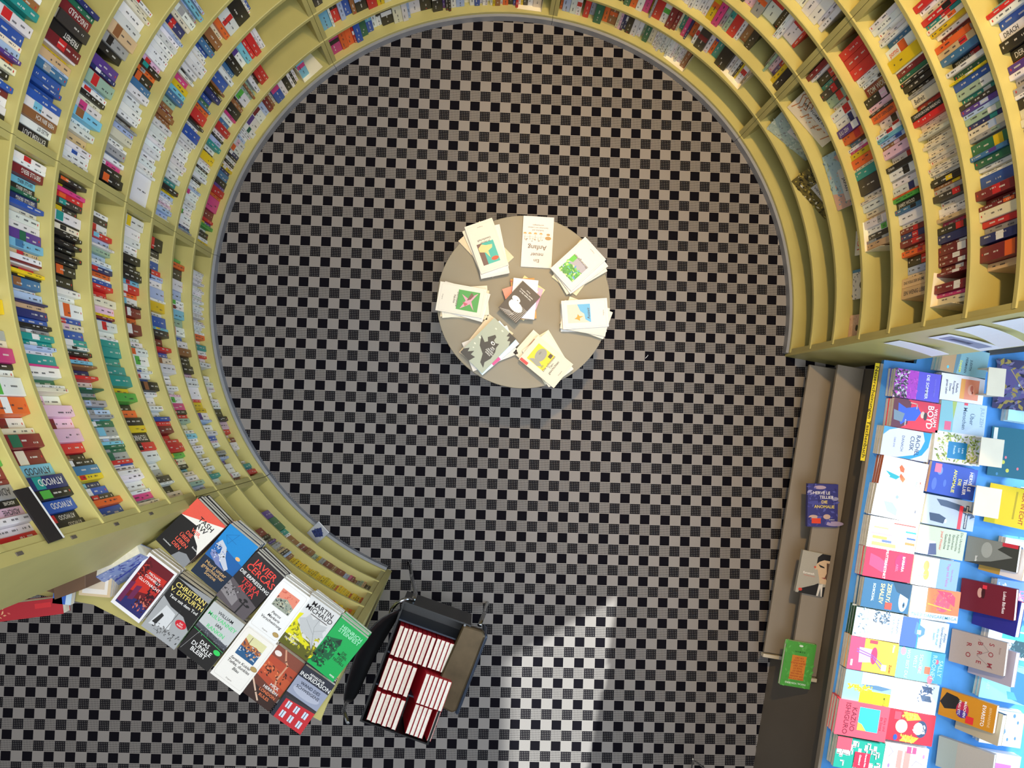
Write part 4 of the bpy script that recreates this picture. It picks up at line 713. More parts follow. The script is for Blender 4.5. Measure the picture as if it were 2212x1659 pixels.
T_('white hardcover with a framed orange picture of a resting woman', 'white orange-picture hardcover', [(2034.3, 803.8), (2129, 819), (2121.6, 874.7), (2028, 862)], 'e4e0e8',
   [('r', .12, .46, .88, .88, 'e08868'), ('r', .12, .46, .88, .56, 'e8a050'), ('e', .5, .7, .2, .12, 'e8a890'), ('e', .45, .72, .12, .06, 'c86c58'), ('e', .6, .74, .06, .03, '8c4030'), ('t', 'Raffaella', .5, .36, .11, '4a4858'), ('t', 'Romagnolo', .5, .29, .11, '4a4858'), ('t', 'Dieses', .5, .21, .11, '4a4858'), ('t', 'ganze Leben', .5, .13, .11, '4a4858')], 3, .022, True)
T_('pale blue-green paperback with a misty field and pink sticker', 'misty field paperback', [(2034, 864.6), (2134, 876), (2124, 943), (2026.7, 930)], 'b4c8dc',
   [('r', 0, 0, 1, .3, '80b4bc'), ('p', [(0, .24), (.6, .3), (0, .34)], 'a8b860'), ('r', .66, .12, .94, .26, 'e06080'), ('t', 'Über', .5, .66, .18, '50687c'), ('t', 'Menschen', .5, .5, .18, '50687c'), ('t', 'JULI ZEH', .4, .88, .16, '88a0b4'), ('r', .0, .5, .08, .58, 'e04050')])
T_('white paperback with leafy green wreath around a blue panel', 'leafy wreath paperback', [(2020, 929), (2123, 943), (2115.3, 1008.9), (2014, 993.7)], 'dcd8dc',
   [('s', .05, .05, .95, .95, 190, .07, '8ca048 a8b860 6c7c30 c8cc80'), ('r', .3, .3, .85, .7, '1878b0'), ('t', 'Lana', .56, .6, .1, 'c0e0f4'), ('t', 'Lux', .56, .52, .1, 'c0e0f4'), ('t', 'Freude', .56, .42, .1, 'c0e0f4')])
T_('deep blue paperback with clouds, yellow and white lettering on the blue table', 'deep blue cloud paperback', [(2014, 993.7), (2112.8, 1017.7), (2101.4, 1082.3), (2002.6, 1062)], '2848b0',
   [('e', .25, .2, .14, .09, '6c88d0'), ('e', .7, .12, .2, .08, '4c68c0'), ('e', .3, .92, .2, .06, '5070c0'), ('e', .62, .34, .12, .05, '4868c0'), ('t', 'HERVÉ LE', .42, .84, .15, 'w'), ('t', 'TELLIER', .62, .74, .15, 'w'), ('t', 'DIE', .5, .62, .15, 'f0e850'), ('t', 'ANOMALIE', .5, .5, .15, 'f0e850'), ('r', .04, .08, .32, .22, 'e87090')])
T_('black and white paperback of a huge fish with red and black label bars', 'fish photo paperback', [(2002.6, 1065.8), (2110, 1087), (2101.4, 1149.4), (1992.5, 1129)], 'a8b4c8',
   [('p', [(.1, .2), (.3, .3), (.36, .6), (.5, .88), (.4, 1), (.3, .86), (.18, .7), (.1, .4)], '40506c'), ('p', [(.6, .1), (.86, .14), (.9, .4), (.7, .44), (.6, .3)], '30405c'), ('e', .8, .44, .07, .04, 'd0d8e4'), ('p', [(.5, 1), (.4, .92), (.6, .9)], '40506c'), ('r', .2, .68, 1, .75, 'd83040'), ('r', .16, .8, .96, .86, '202c40'), ('t', 'ERNEST HEMINGWAY', .56, .815, .075, 'w')])
T_('pale green paperback with black and red text lines', 'pale green text paperback', [(1987.4, 1130.4), (2087.4, 1152), (2079.8, 1212.7), (1977.3, 1192.4)], 'b8c4a8',
   [('r', .5, .02, 1, .38, 'd8d8e4'), ('p', [(.6, .26), (1, .26), (.95, .44), (.56, .4)], '4c5478'), ('t', 'Die Ukrainerin', .4, .88, .12, '505848'), ('t', 'Njetotschka', .42, .8, .12, '505848'), ('t', 'Iljaschenko', .42, .72, .12, '505848'), ('t', 'erzählt ihre', .44, .64, .12, '505848'), ('t', 'Geschichte', .44, .56, .12, '505848'), ('t', 'Josef Winkler', .44, .47, .12, 'd05850')])
T_('white and blue paperback with two oranges', 'oranges paperback', [(1977, 1197.5), (2073.5, 1216), (2066, 1278.5), (1967, 1261)], 'eef2f8',
   [('r', 0, .55, 1, 1, '88a8e0'), ('e', .3, .28, .18, .1, 'f0a058'), ('e', .6, .3, .18, .1, 'f0a850'), ('l', [(.7, .1), (.6, .3)], .02, '6c7c90'), ('t', 'Tage mit Felice', .5, .74, .13, 'b06890'), ('t', 'Fabio Andina', .5, .84, .08, 'a070a0')])
T_('white paperback with an orange-pink brain-like disc and yellow bar', 'orange disc paperback', [(1971, 1263), (2073.5, 1281), (2069, 1350.6), (1964.7, 1329)], 'f8f8fa',
   [('r', 0, .32, .78, 1, 'e87840'), ('e', .38, .66, .34, .24, 'e05068'), ('p', [(.04, .5), (.06, .8), (.2, .9), (.5, .9), (.3, .7)], 'd83c5c'), ('s', .1, .45, .66, .86, 60, .04, 'd04860 f07078 e86850'), ('l', [(.5, .36), (.62, .84)], .03, 'f0c030'), ('T', 'TSITSI DANGAREMBGA', .93, .03, .145, '2c90b0'), ('t', 'AUFBRECHEN', .45, .22, .1, '8a98a8')])
T_('blue-violet paperback with a car and lit house outline', 'blue car paperback', [(1952, 1330), (2050.7, 1349), (2041.9, 1411), (1941.9, 1393.7)], 'c8d8ec',
   [('r', 0, 0, 1, .38, '3c58a0'), ('p', [(.1, .3), (.5, .28), (.64, .4), (.5, .5), (.3, .5), (.2, .38)], '4870c8'), ('r', .38, .34, .52, .42, 'e8f0f8'), ('l', [(0, .36), (1, .36)], .02, '2898e8'), ('t', 'Ayelet', .5, .92, .12, '3c4c6c'), ('t', 'Gundar-Goshen', .5, .85, .11, '3c4c6c'), ('t', 'Wo der Wolf', .5, .76, .1, '58a0c8'), ('t', 'lauert', .5, .69, .1, '58a0c8')])
T_('light turquoise paperback with small pink heads and pale yellow lettering', 'turquoise heads paperback', [(1943, 1396), (2043, 1413.7), (2033, 1479.5), (1933, 1461.8)], '70c8e0',
   [('r', 0, .7, 1, 1, '48a0d0'), ('e', .12, .1, .13, .09, 'e08088'), ('e', .3, .84, .08, .055, 'd06078'), ('e', .6, .5, .08, .055, 'd06078'), ('e', .9, .74, .14, .09, 'e07080'), ('t', 'SALLY', .5, .88, .2, 'a8d8b0'), ('t', 'ROONEY', .5, .74, .2, 'a8d8b0'), ('t', 'SCHÖNE', .45, .46, .16, 'a8e4d8'), ('t', 'WELT', .4, .34, .16, 'a8e4d8'), ('t', 'WO BIST DU', .5, .18, .16, 'a8e4d8'), ('r', .5, .6, .74, .72, 'e86040')])
T_('white paperback with two small dark cyclists', 'cyclists paperback', [(1929, 1464), (2029, 1482), (2020, 1548), (1920, 1526)], 'f4f6fa',
   [('p', [(0, .2), (0, 1), (.6, 1), (.3, .8), (.1, .6)], 'c0cce0'), ('p', [(.1, .62), (.3, .7), (.3, .86), (.1, .84)], '30405c'), ('p', [(.4, .62), (.6, .68), (.6, .88), (.4, .84)], '405068'), ('s', .05, .58, .66, .9, 26, .05, '30405c 50607c'), ('t', 'Niemand', .4, .5, .14, 'c0a8b8'), ('t', 'allein', .5, .38, .14, 'd8c8d0')])
T_('red hardcover with a woman in a white lace veil and gold wings', 'lace veil hardcover', [(1921.6, 1529), (2021.6, 1549), (2012.8, 1613.7), (1912.8, 1596)], 'd02030',
   [('p', [(.02, .3), (.3, .4), (.2, .7), (.02, .6)], 'e0a030'), ('p', [(.98, .3), (.76, .4), (.8, .7), (.98, .6)], 'e0a030'), ('s', .02, .3, .24, .6, 30, .05, 'c88820 f0c050'), ('s', .76, .3, .98, .6, 30, .05, 'c88820 f0c050'), ('e', .5, .72, .28, .2, '2c3c58'), ('e', .5, .3, .22, .2, 'f0c0a0'), ('e', .5, .66, .2, .16, 'e8d8d8'), ('s', .36, .54, .64, .8, 50, .05, 'f8f8f8 b0b0b8'), ('r', .04, .12, .3, .26, 'd84050'), ('e', .88, .2, .1, .07, '28488c')], 3, .024, True, 'd02030')
T_('white paperback with pink flowers and salmon label panels', 'pink flower paperback', [(1912.8, 1601), (2006, 1621), (1999, 1679), (1905, 1662)], 'eef0f8',
   [('r', .2, .3, .85, .42, 'e08078'), ('r', .2, .46, .85, .6, 'e08078'), ('r', .02, .5, .26, .72, 'e04870'), ('l', [(.1, .1), (.3, .2), (.5, .1)], .02, '7c6ca0'), ('l', [(.6, .9), (.5, .74), (.7, .66)], .02, '7c6ca0'), ('e', .3, .9, .08, .04, 'c870a0'), ('e', .8, .14, .08, .04, '8c6cc0'), ('t', 'BOOK', .14, .6, .07, 'w')])
# leaning books of the third row
TUP = None
def lean(label, lowL, lowR, h, t, base, art_, phi=52, z=None, hard=False, spine=None, group='leaning books on the blue display table', name='paperback'):
    """lower cover edge between two photo points at table height; the head of the book leans up away from the carpet"""
    z = TZB + .004 if z is None else z
    p, q = ray(*lowL, z), ray(*lowR, z); u = (q - p).normalized(); w = (q - p).length
    v0 = Vector((-u.y, u.x, 0)); cph, sph = math.cos(rad(phi)), math.sin(rad(phi))
    v = v0 * cph + Vector((0, 0, sph)); n = u.cross(v)
    c = (p + q) / 2 + v * h / 2 + Vector((0, 0, t * cph))
    X = Matrix(((u.x, v.x, n.x, c.x), (u.y, v.y, n.y, c.y), (u.z, v.z, n.z, c.z), (0, 0, 0, 1)))
    return make_book(label, X, w, h, t, base, art_, hard, spine, group, name)
lean('leaning dark grey paperback with a misty cliff photo and red corner', (2088, 1156), (2079.8, 1211), .19, .018, '3a3c38', [('p', [(0, 0), (1, 0), (.8, .5), (.5, .9), (.3, .6), (0, .8)], '808480'), ('e', .4, .4, .3, .2, 'a0a4a0'), ('r', 0, .68, .14, .98, 'c83040'), ('t', 'Isola', .8, .2, .12, 'w')])
lean('leaning maroon hardcover with a pale face and white lettering', (2073.5, 1247), (2067, 1312), .2, .024, '6a1428', [('e', .35, .36, .16, .08, 'c8988c'), ('e', .34, .42, .18, .06, '3a0c14'), ('r', .08, .4, .2, .48, 'd83040'), ('t', 'Lukas Bärfuss', .5, .78, .13, 'f0e8e8')], 52, hard=True)
lean('leaning grey-beige hardcover with large maroon capitals and line drawing', (2053, 1356), (2044.4, 1425), .2, .022, 'a89890', [('t', 'S   O   M', .5, .7, .2, '8c2c38'), ('t', 'B   R   E', .5, .5, .2, '8c2c38'), ('t', 'R   O', .5, .3, .2, '8c2c38'), ('l', [(.1, .5), (.4, .7), (.6, .5), (.9, .8)], .01, '6c6468'), ('t', 'Roman', .3, .88, .07, '8c6c68')], 50, hard=True)
lean('leaning ochre paperback with black and red shapes and white lettering', (2031, 1483), (2021.6, 1540), .2, .022, 'c88418', [('p', [(.1, .1), (.5, .0), (.7, .1), (.6, .3), (.3, .4), (.15, .3)], '201c1c'), ('e', .55, .42, .3, .22, 'b82848'), ('e', .7, .42, .14, .2, '503088'), ('t', 'BERNARDINE', .5, .88, .12, 'e8c080'), ('t', 'EVARISTO', .5, .76, .17, 'w'), ('t', 'MÄDCHEN', .5, .44, .12, 'w'), ('t', 'FRAU ETC', .5, .34, .12, 'w'), ('r', .7, .5, .96, .64, 'd82c2c')], 48)
lean('plain grey-beige backed hardcover leaning at the lower end of the blue table', (2024, 1586), (2016, 1650), .2, .024, 'b4aca0', [('r', 0, 0, 1, .35, 'a8b0a8')], 48, hard=True)
lean('leaning violet hardcover with a fantasy forest scene near the bookcase end', (2150, 775), (2137, 880), .17, .02, '3c3c68', [('p', [(.1, .1), (.9, .1), (.7, .8), (.3, .9)], '5c5490'), ('s', 0, 0, 1, 1, 110, .07, '20243c 7c74a0 a09050 54608c'), ('e', .5, .5, .03, .02, 'b0c8d8'), ('l', [(.2, .3), (.6, .6), (.9, .9)], .015, 'b8a060')], 30, hard=True)
lean('leaning teal hardcover with scattered coloured dots', (2139, 920), (2126, 1025), .17, .02, '1c6c84', [('e', .7, .3, .04, .03, 'd8d860'), ('e', .6, .34, .03, .02, 'e88090'), ('e', .86, .4, .04, .03, 'd8d860'), ('e', .8, .6, .03, .02, 'e88090'), ('e', .95, .2, .03, .02, '4890c0'), ('e', .3, .25, .04, .03, '3c98b8'), ('r', .02, .04, .3, .12, 'w')], 28, hard=True)
lean('leaning yellow paperback with dark red capitals', (2136, 1042), (2120, 1125), .165, .016, 'd8c420', [('t', 'SEX IN ECHT', .5, .7, .14, 'a02028'), ('r', .1, .56, .8, .6, 'a89a20'), ('s', .1, .8, .4, .95, 14, .04, '4a4410 8c8020')], 30)
lean('leaning gold and cream hardcover behind the dark grey paperback', (2122, 1165), (2108, 1228), .17, .03, 'c09a48', [('e', .2, .3, .08, .05, '5a4a2c'), ('r', 0, .5, 1, 1, 'e8e4e8')], 60, hard=True)
lean('leaning indigo hardcover with red edges behind the maroon one', (2108, 1272), (2094, 1345), .17, .03, '28288c', [], 60, hard=True, spine='c82848')
lean('leaning lilac-edged hardcover behind the grey-beige capitals one', (2098, 1378), (2086, 1450), .17, .026, 'b0a8b8', [], 60, hard=True)
lean('leaning beige-edged navy hardcover behind the ochre one', (2070, 1505), (2058, 1570), .17, .028, 'c0b498', [], 60, hard=True, spine='20284c')
# display blocks
def riser(label, q, z):
    X, w, h = frame_from(cw(*q), z); hh = z - TZB - .0008
    r_ = thing('display_riser', label, 'display riser', group='cream display risers on the blue table', mw=X)
    b = MB(); b.box((-w / 2, -h / 2, -.004), (w / 2, h / 2, 0)); b.build('top_plate', M['card'], r_, bevel=.001)
    for sx in (-1, 1):
        b = MB(); x0, x1 = sorted((sx * (w / 2 - .002), sx * (w / 2 - .006))); b.box((x0, -h / 2 + .002, -hh), (x1, h / 2 - .002, -.004)); b.build('side_plate', M['card'], r_)
riser('blank cream display riser between the orange-picture hardcover and the fantasy hardcover', [(2136.8, 793.7), (2174.8, 796), (2168.5, 858), (2130, 853)], TZB + .15)
riser('blank cream display riser beside the teal dotted hardcover', [(2120, 944), (2171, 950), (2163.4, 1011.4), (2114, 1004)], TZB + .14)
riser('blank cream display riser beside the yellow paperback', [(2110, 1049), (2166, 1057), (2155.8, 1121.5), (2101, 1112)], TZB + .14)
T_('white paperback with blue lettering at the right picture edge below the fantasy hardcover', 'white blue-letter paperback', [(2180, 880), (2262, 890), (2255, 915), (2176, 912)], 'a8d4e4', [('t', 'Se', .3, .5, .5, 'w')], 2)
T_('white paperback with large navy and yellow capitals at the right picture edge', 'navy capitals paperback', [(2196, 1052), (2290, 1066), (2278, 1146), (2186, 1135)], '98b8dc', [('t', 'MEDUSA', .5, .1, .28, 'w'), ('l', [(.05, .06), (.95, .06)], .02, '2c4878'), ('s', 0, .3, 1, .9, 30, .05, '5c7cb0 f0e060')], 2)
T_('white paperback with a blue and black face at the right picture edge', 'blue-black face paperback', [(2172, 1160), (2270, 1180), (2262, 1250), (2164, 1224)], 'f4f6fc', [('e', .5, .36, .3, .12, '3c5c84'), ('e', .46, .36, .08, .05, '10182c'), ('p', [(0, 0), (.1, .9), (0, 1)], 'b0bcd0')], 2)
T_('blue paperback with pink dancing figures at the right picture edge', 'pink dancers paperback', [(2155, 1248), (2256, 1268), (2246, 1348), (2144, 1328)], '7098dc', [('p', [(.2, .3), (.4, .2), (.6, .4), (.5, .6), (.3, .5)], 'f0b8d0'), ('p', [(.6, .1), (.9, .3), (.7, .5), (.6, .3)], 'f4d0dc'), ('t', 'DEALS', .5, .5, .2, 'f080b0'), ('s', 0, .0, 1, .2, 20, .05, 'w a0c0f0')], 2)
T_('white and turquoise paperback with a dark garden drawing', 'garden drawing paperback', [(2137, 1354), (2236, 1376), (2226, 1430), (2128, 1412)], 'f4f6fa', [('r', 0, .3, .3, 1, '50d8d8'), ('p', [(.3, .6), (.7, .5), (.9, .8), (.6, .95), (.3, .8)], '30545c'), ('s', .3, .5, .9, .95, 40, .06, '30545c 5c8488'), ('r', .7, .35, .9, .5, '90a4b0')], 2)
T_('pale turquoise hardcover with a blue bear shape and pink sun', 'blue bear shape hardcover', [(2128, 1428), (2230, 1446), (2216, 1526), (2113, 1505)], '98dcec', [('e', .2, .5, .2, .14, 'c890c0'), ('p', [(.1, .6), (.3, .66), (.6, .62), (.9, .68), (1, 1), (.2, 1)], '3c88d8'), ('p', [(.7, .55), (.9, .6), (.9, .8), (.7, .7)], '58b0e0'), ('t', 'EINE ART', .5, .12, .12, 'b8f0f0')], 2, .022, True)
T_('white hardcover with a blue dotted face and red line', 'dotted face hardcover', [(2127, 1530), (2212, 1542), (2206, 1618), (2112, 1602)], 'f4f8fc', [('p', [(0, .05), (.9, .05), (1, .4), (.6, .6), (.1, .5)], '5c90dc'), ('e', .1, .76, .06, .04, '5c90dc'), ('e', .28, .86, .05, .03, '5c90dc'), ('e', .8, .66, .05, .03, '5c90dc'), ('e', .74, .84, .05, .03, '5c90dc'), ('l', [(.4, .2), (.5, .5), (.46, .9)], .02, 'f4f8fc'), ('p', [(.4, .24), (.5, .3), (.46, .38)], 'e06080')], 2, .022, True)
T_('white paperback with a pink and violet gradient foot at the bottom picture edge', 'pink gradient paperback', [(2112, 1618), (2206, 1636), (2198, 1690), (2104, 1672)], 'f4f4f8', [('r', .4, .0, 1, .8, 'd880c0'), ('r', .7, .0, 1, .8, 'c058b0')], 2)
lb = MB(); lb.box((-.12, -.06, 0), (.12, .06, .02)); lo = lb.build('laptop_sleeve', M['black'], bevel=.003)
pc = ray(2200, 728, TZB + .03); lo.location = (pc.x, pc.y, TZB + .001); lo.rotation_euler = (0, 0, rad(6)); tag(lo, 'flat black case lying on the blue table against the bookcase end', 'case')

# ---- books on the grey ledge
GL = 'books on the grey ledge'; ZG = .332
def Gl(label, quad, base, art_):
    t = .022; X, w, h = frame_from(quad, ZG + t); make_book(label, X, w, h, t, base, art_, True, None, GL)
Gl('hardcover with blue sky, pink clouds and yellow-white lettering on the taupe ledge', [(1745.7, 1044.3), (1811, 1046.8), (1809, 1138.7), (1743.6, 1138)], '38387c',
   [('e', .4, .92, .2, .06, 'b8a0b0'), ('e', .08, .8, .1, .08, '9c98c0'), ('e', .9, .66, .12, .06, '9c98b8'), ('e', .2, .22, .16, .08, 'c8a898'), ('e', .64, .24, .12, .08, 'c8a898'), ('e', .9, .08, .3, .08, 'a898b8'), ('e', .3, .56, .3, .06, '4a4c98'), ('s', 0, 0, 1, 1, 50, .07, '4a4c98 2c2c6c 5a5ca8'),
    ('t', 'HERVÉ LE', .45, .76, .135, 'f0ece8'), ('t', 'TELLIER', .62, .66, .135, 'f0ece8'), ('t', 'DIE', .55, .55, .135, 'f0d860'), ('t', 'ANOMALIE', .55, .44, .135, 'f0d860'), ('r', .14, .08, .44, .2, 'e04428'), ('t', 'ROMAN', .8, .16, .05, 'e8e0e0')])
Gl('grey hardcover with a large painted mans face and red dot on the taupe ledge', [(1734, 1186.8), (1795, 1201), (1778.6, 1290), (1719, 1278)], 'a8a294',
   [('p', [(1, 1), (.7, .98), (.58, .88), (.56, .7), (.5, .66), (.54, .6), (.62, .62), (.72, .44), (.78, .3), (1, .3)], 'd0b08c'), ('p', [(1, 1), (.7, 1), (.56, .9), (.56, .74), (.64, .8), (.8, .86), (1, .86)], '1c1816'), ('p', [(.62, .74), (.84, .7), (.86, .67), (.7, .68)], '1c1816'), ('p', [(.9, .8), (1, .8), (1, .4), (.92, .46), (.96, .56)], '5c4434'), ('p', [(.1, 0), (.14, .1), (.6, .24), (.74, .3), (.8, .2), (1, .24), (1, 0)], '1e1a18'), ('p', [(.74, 0), (.76, .26), (.9, .3), (.94, .0)], 'd8d0c4'), ('p', [(.8, 0), (.84, .2), (.9, 0)], '6c6c6c'), ('e', .52, .66, .04, .04, 'c85840'), ('e', .15, .08, .07, .05, 'd04030'), ('p', [(.8, .44), (.96, .46), (.94, .42)], '8c3830'),
    ('t', 'Eurotrash', .34, .47, .1, 'f4f0e8'), ('t', 'Christian Kracht', .38, .42, .06, 'c87868')])
q4 = [(1699.6, 1381.7), (1763.9, 1393.8), (1749, 1489.7), (1684.7, 1478.5)]
Gl('green book with an orange lettered panel lying head-down on the taupe ledge', [q4[2], q4[3], q4[0], q4[1]], '4c9c3c',
   [('s', 0, 0, 1, 1, 60, .08, '58a848 489838 60b050'), ('r', .26, .3, .74, .84, 'd0802c')] + [('t', s_, .5, .8 - .058 * i, .075, 'a03018') for i, s_ in enumerate(['WENN ICH DAS', 'DER ANDERE', 'ICH BIN DER', 'EINER IST', 'TAGE IST', 'HAT ZEIT', 'GELBWURZELN', 'AUS LICHT', 'DIE ZEIT'])] + [('t', 'PASCAL VON BERG', .5, .9, .08, 'e8f0e0'), ('t', 'R O M A N', .5, .2, .07, '1c3c18'), ('e', .5, .08, .07, .035, 'd8e4d0')])

# ---- face-out booklets in the right bay
def faceout(label, p0, p1, k, h, t, base, art_, phi=72, grp='face-out pattern booklets in the right bay'):
    z = zk(k) + .003; p, q = ray(*p0, z), ray(*p1, z); u = (q - p).normalized(); w = (q - p).length
    v0 = Vector((-u.y, u.x, 0)); c_, s_ = math.cos(rad(phi)), math.sin(rad(phi))
    v = v0 * c_ + Vector((0, 0, s_)); n = u.cross(v); c = (p + q) / 2 + v * h / 2
    X = Matrix(((u.x, v.x, n.x, c.x), (u.y, v.y, n.y, c.y), (u.z, v.z, n.z, c.z), (0, 0, 0, 1))) @ Matrix.Translation((0, 0, t))
    make_book(label, X, w, h, t, base, art_, False, None, grp, 'pattern_booklet', '201e20' if base == '201e20' else None, 'booklet')
lab_ = lambda s_, y=.3: [('r', .34, y, .9, y + .3, 'd8d4cc'), ('t', s_, .62, y + .07, .085, '2a2a2a'), ('p', [(.58, y + .2), (.66, y + .24), (.7, y + .18), (.62, y + .17)], '2a2a2a')]
faceout('mint booklet with fine grey tile pattern standing face-out, inner lowest one', (1657, 275), (1742, 346), 1, .2, .006, 'a8b8ac', [('s', 0, 0, 1, 1, 260, .035, '8c8c88 c4ccc0 94a8a0')] + lab_('ARABIAN'))
faceout('gold and black marbled booklet standing face-out below the mint one', (1711, 390), (1783, 472), 1, .2, .006, '6c6030', [('s', 0, 0, 1, 1, 260, .045, '2c2818 b8a44c 4a4420 d8d4c0')] + lab_('VIENNA 1900'))
faceout('cream booklet with orange octopus swirls standing face-out', (1702, 230), (1778, 317), 2, .21, .006, 'dcd0b8', [('l', [(.05 + .09 * i, .1 + .3 * ((i * 7) % 3) / 3), (.1 + .09 * i, .3), (.04 + .09 * i, .5), (.12 + .08 * i, .7)], .02, 'b87848') for i in range(10)] + [('e', .5, .8, .16, .09, 'b07040'), ('s', .1, .1, .9, .9, 60, .03, 'b87848 c89468')] + lab_('ART FORMS IN NATURE'))
faceout('blue and pink old map booklet standing face-out', (1778, 340), (1812, 455), 2, .2, .006, 'a0bcc4', [('p', [(0, .8), (.1, .3), (.3, .5), (.34, 1), (0, 1)], 'c8a090'), ('p', [(.7, 0), (1, 0), (1, .4), (.8, .5)], 'c8a090'), ('s', 0, 0, 1, 1, 120, .035, '7c9cb4 c8a090 98a890 6c8494')] + lab_('JAPAN'))
faceout('white booklet with large red capitals mostly hidden under the shelf', (1852, 500), (1849, 553), 2, .15, .006, 'e8e4dc', [('t', 'NOT', .5, .1, .35, 'c84030')], 80)
faceout('white booklet with blue-grey dots, black seal and a blue stripe', (1846, 585), (1845, 648), 2, .15, .008, 'e0dcd8', [('s', 0, 0, 1, 1, 50, .06, '6c7078 8c90a0'), ('r', 0, 0, .1, 1, '3880b0'), ('e', .55, .4, .12, .1, '1c1a1a')], 80)
faceout('pink leaf-patterned booklet with black seal against the end panel', (1840, 682), (1834, 730), 2, .15, .006, 'd8b098', [('s', 0, 0, 1, 1, 60, .08, 'c89c88 e0c0a8'), ('e', .6, .36, .14, .1, '1c1a1a')], 80)
faceout('white booklet with a blue and grey photo lying forward in the empty lowest shelf', (664, 1150), (686, 1174), 0, .1, .004, 'dce0ec', [('p', [(.1, .3), (.6, .2), (.9, .6), (.4, .9)], '404c88'), ('s', .2, .3, .8, .8, 20, .08, '5c6ca0 2c3458')], 35, 'loose booklets in the low bookcase')
# ---- bookends
def bookend(label, bay, k, gi, dz=.13):
    a = rad(GAPS[(bay, k)][gi][0] + (.15 if bay == 'L3' else -.15)); X = Matrix.Translation((AX + (RR + .012) * math.cos(a), AY + (RR + .012) * math.sin(a), zk(k) + .0004)) @ Matrix.Rotation(a, 4, 'Z')
    r_ = thing('bookend', label, 'bookend', group='cream metal bookends', mw=X)
    s_ = -1 if bay == 'L3' else 1
    b = MB(); y0, y1 = sorted((0, s_ * .11)); b.box((0, y0, -.0002), (.13, y1, .0010)); b.build('base_plate', M['cream'], r_)
    b = MB(); b.box((0, -.0012, .0010), (.13, 0, dz)); b.build('upright_plate', M['cream'], r_)
bookend('cream metal bookend at the lower end of the white row, bottom shelf top right', 'T5', 0, -1)
bookend('cream metal bookend below the leaning white books, second shelf top right', 'T5', 1, -1)
bookend('cream metal bookend holding the row on the fourth shelf of the right bay', 'R6', 3, -1)
bookend('cream metal bookend under the maroon row, sixth shelf of the right bay', 'R6', 5, -1)
bookend('cream metal bookend by the left top post on the bottom shelf', 'L3', 0, 0)
bookend('cream metal bookend beside the post at the top middle of the bottom shelf', 'T4', 0, -1)

# ---- papers on the end panel
XP = Matrix.Translation((AX, AY, 0)) @ Matrix.Rotation(rad(A_F), 4, 'Z')
def paper(label, r0, r1, z0, z1, tilt, curl, base, marks=()):
    mb = MB(); n = 8
    for i in range(n):
        r_a, r_b = [r0 + (r1 - r0) * j / n for j in (i, i + 1)]
        def off(j): return -.0135 - curl * (j / n) ** 2 - .002
        def pt(r, z, j): return (r, off(j), z + tilt * (r - r0))
        mb.add([pt(r_a, z0, i), pt(r_b, z0, i + 1), pt(r_b, z1, i + 1), pt(r_a, z1, i)], [(0, 1, 2, 3)], C(base))
        for m_ in marks:
            if m_[0] <= i < m_[1]: mb.add([tuple(Vector(pt(a_, z_, j_)) + Vector((0, -.0006, 0))) for a_, z_, j_ in ((r_a, z0 + (z1 - z0) * m_[2], i), (r_b, z0 + (z1 - z0) * m_[2], i + 1), (r_b, z0 + (z1 - z0) * m_[3], i + 1), (r_a, z0 + (z1 - z0) * m_[3], i))], [(0, 1, 2, 3)], C(m_[4]))
    o = mb.build('pinned_note', M['print']); so = o.modifiers.new('thickness', 'SOLIDIFY'); so.thickness = .0006
    o.matrix_world = XP; tag(o, label, 'note', 'notes pinned to the bookcase end panel')
paper('blank white postcard pinned lowest on the bookcase end panel', 1.36, 1.54, .92, 1.04, .0, .015, 'f4f4f8')
paper('printed grey-blue photo note pinned second from below on the end panel', 1.38, 1.56, 1.2, 1.33, 0, .012, 'e8e8f0', [(1, 7, .2, .8, '8088a8'), (2, 5, .35, .6, '4c5480')])
paper('blank white folded note pinned highest in view on the end panel', 1.35, 1.5, 1.42, 1.56, .0, .03, 'f0f2f8')
paper('blank white note pinned at the right picture edge on the end panel', 1.35, 1.5, 1.62, 1.76, .0, .03, 'f0f2f8')

# ---- things behind the left end panel, on the low bookcase top
faceout('flat black case with a white lower edge standing in front of the ninth shelf books', (137, 1163), (62, 1053), 8, .06, .004, '201e20', [('r', 0, 0, 1, .12, 'e8e8e4')], 84, 'black case on the ninth shelf')
def flat(label, quad, z, t, base, art_=(), hard=False, spine=None, grp='books behind the left end panel', ph=0):
    X, w, h = frame_from(quad, z); return make_book(label, X @ Matrix.Rotation(rad(ph), 4, 'X'), w, h, t, base, art_, hard, spine, grp)
flat('beige paperback topmost in the pile behind the end panel', [(180, 1232), (243, 1238), (238, 1286), (165, 1290)], ZL + .082, .02, 'dcc49c', [('r', .1, .1, .9, .9, 'f0e8dc'), ('r', .2, .3, .8, .9, 'dccab0')])
for i, nm in enumerate(('second', 'third', 'fourth')):
    flat(f'beige paperback {nm} from the top in the pile behind the end panel', [(186 + 5 * i, 1234), (249 + 5 * i, 1239), (243 + 4 * i, 1284), (172 + 4 * i, 1288)], ZL + .0615 - .0205 * i, .02, 'd8be94')
flat('blue paperback with pale blue stripes behind the end panel', [(118, 1266), (160, 1270), (150, 1304), (112, 1306)], ZL + .06, .028, '3c68c0', [('r', .7, 0, 1, 1, 'c8e0f0')])
lean('thick hardcover with blue dotted cover and pale page block standing behind the end panel', (256, 1264), (352, 1214), .13, .045, '8c9cc8', [('s', 0, 0, 1, 1, 90, .05, '5c6cb8 c8cce4 3c4490'), ('l', [(.1, .3), (.9, .6)], .05, '4450b0')], 66, ZL + .001, True, None, 'books behind the left end panel')
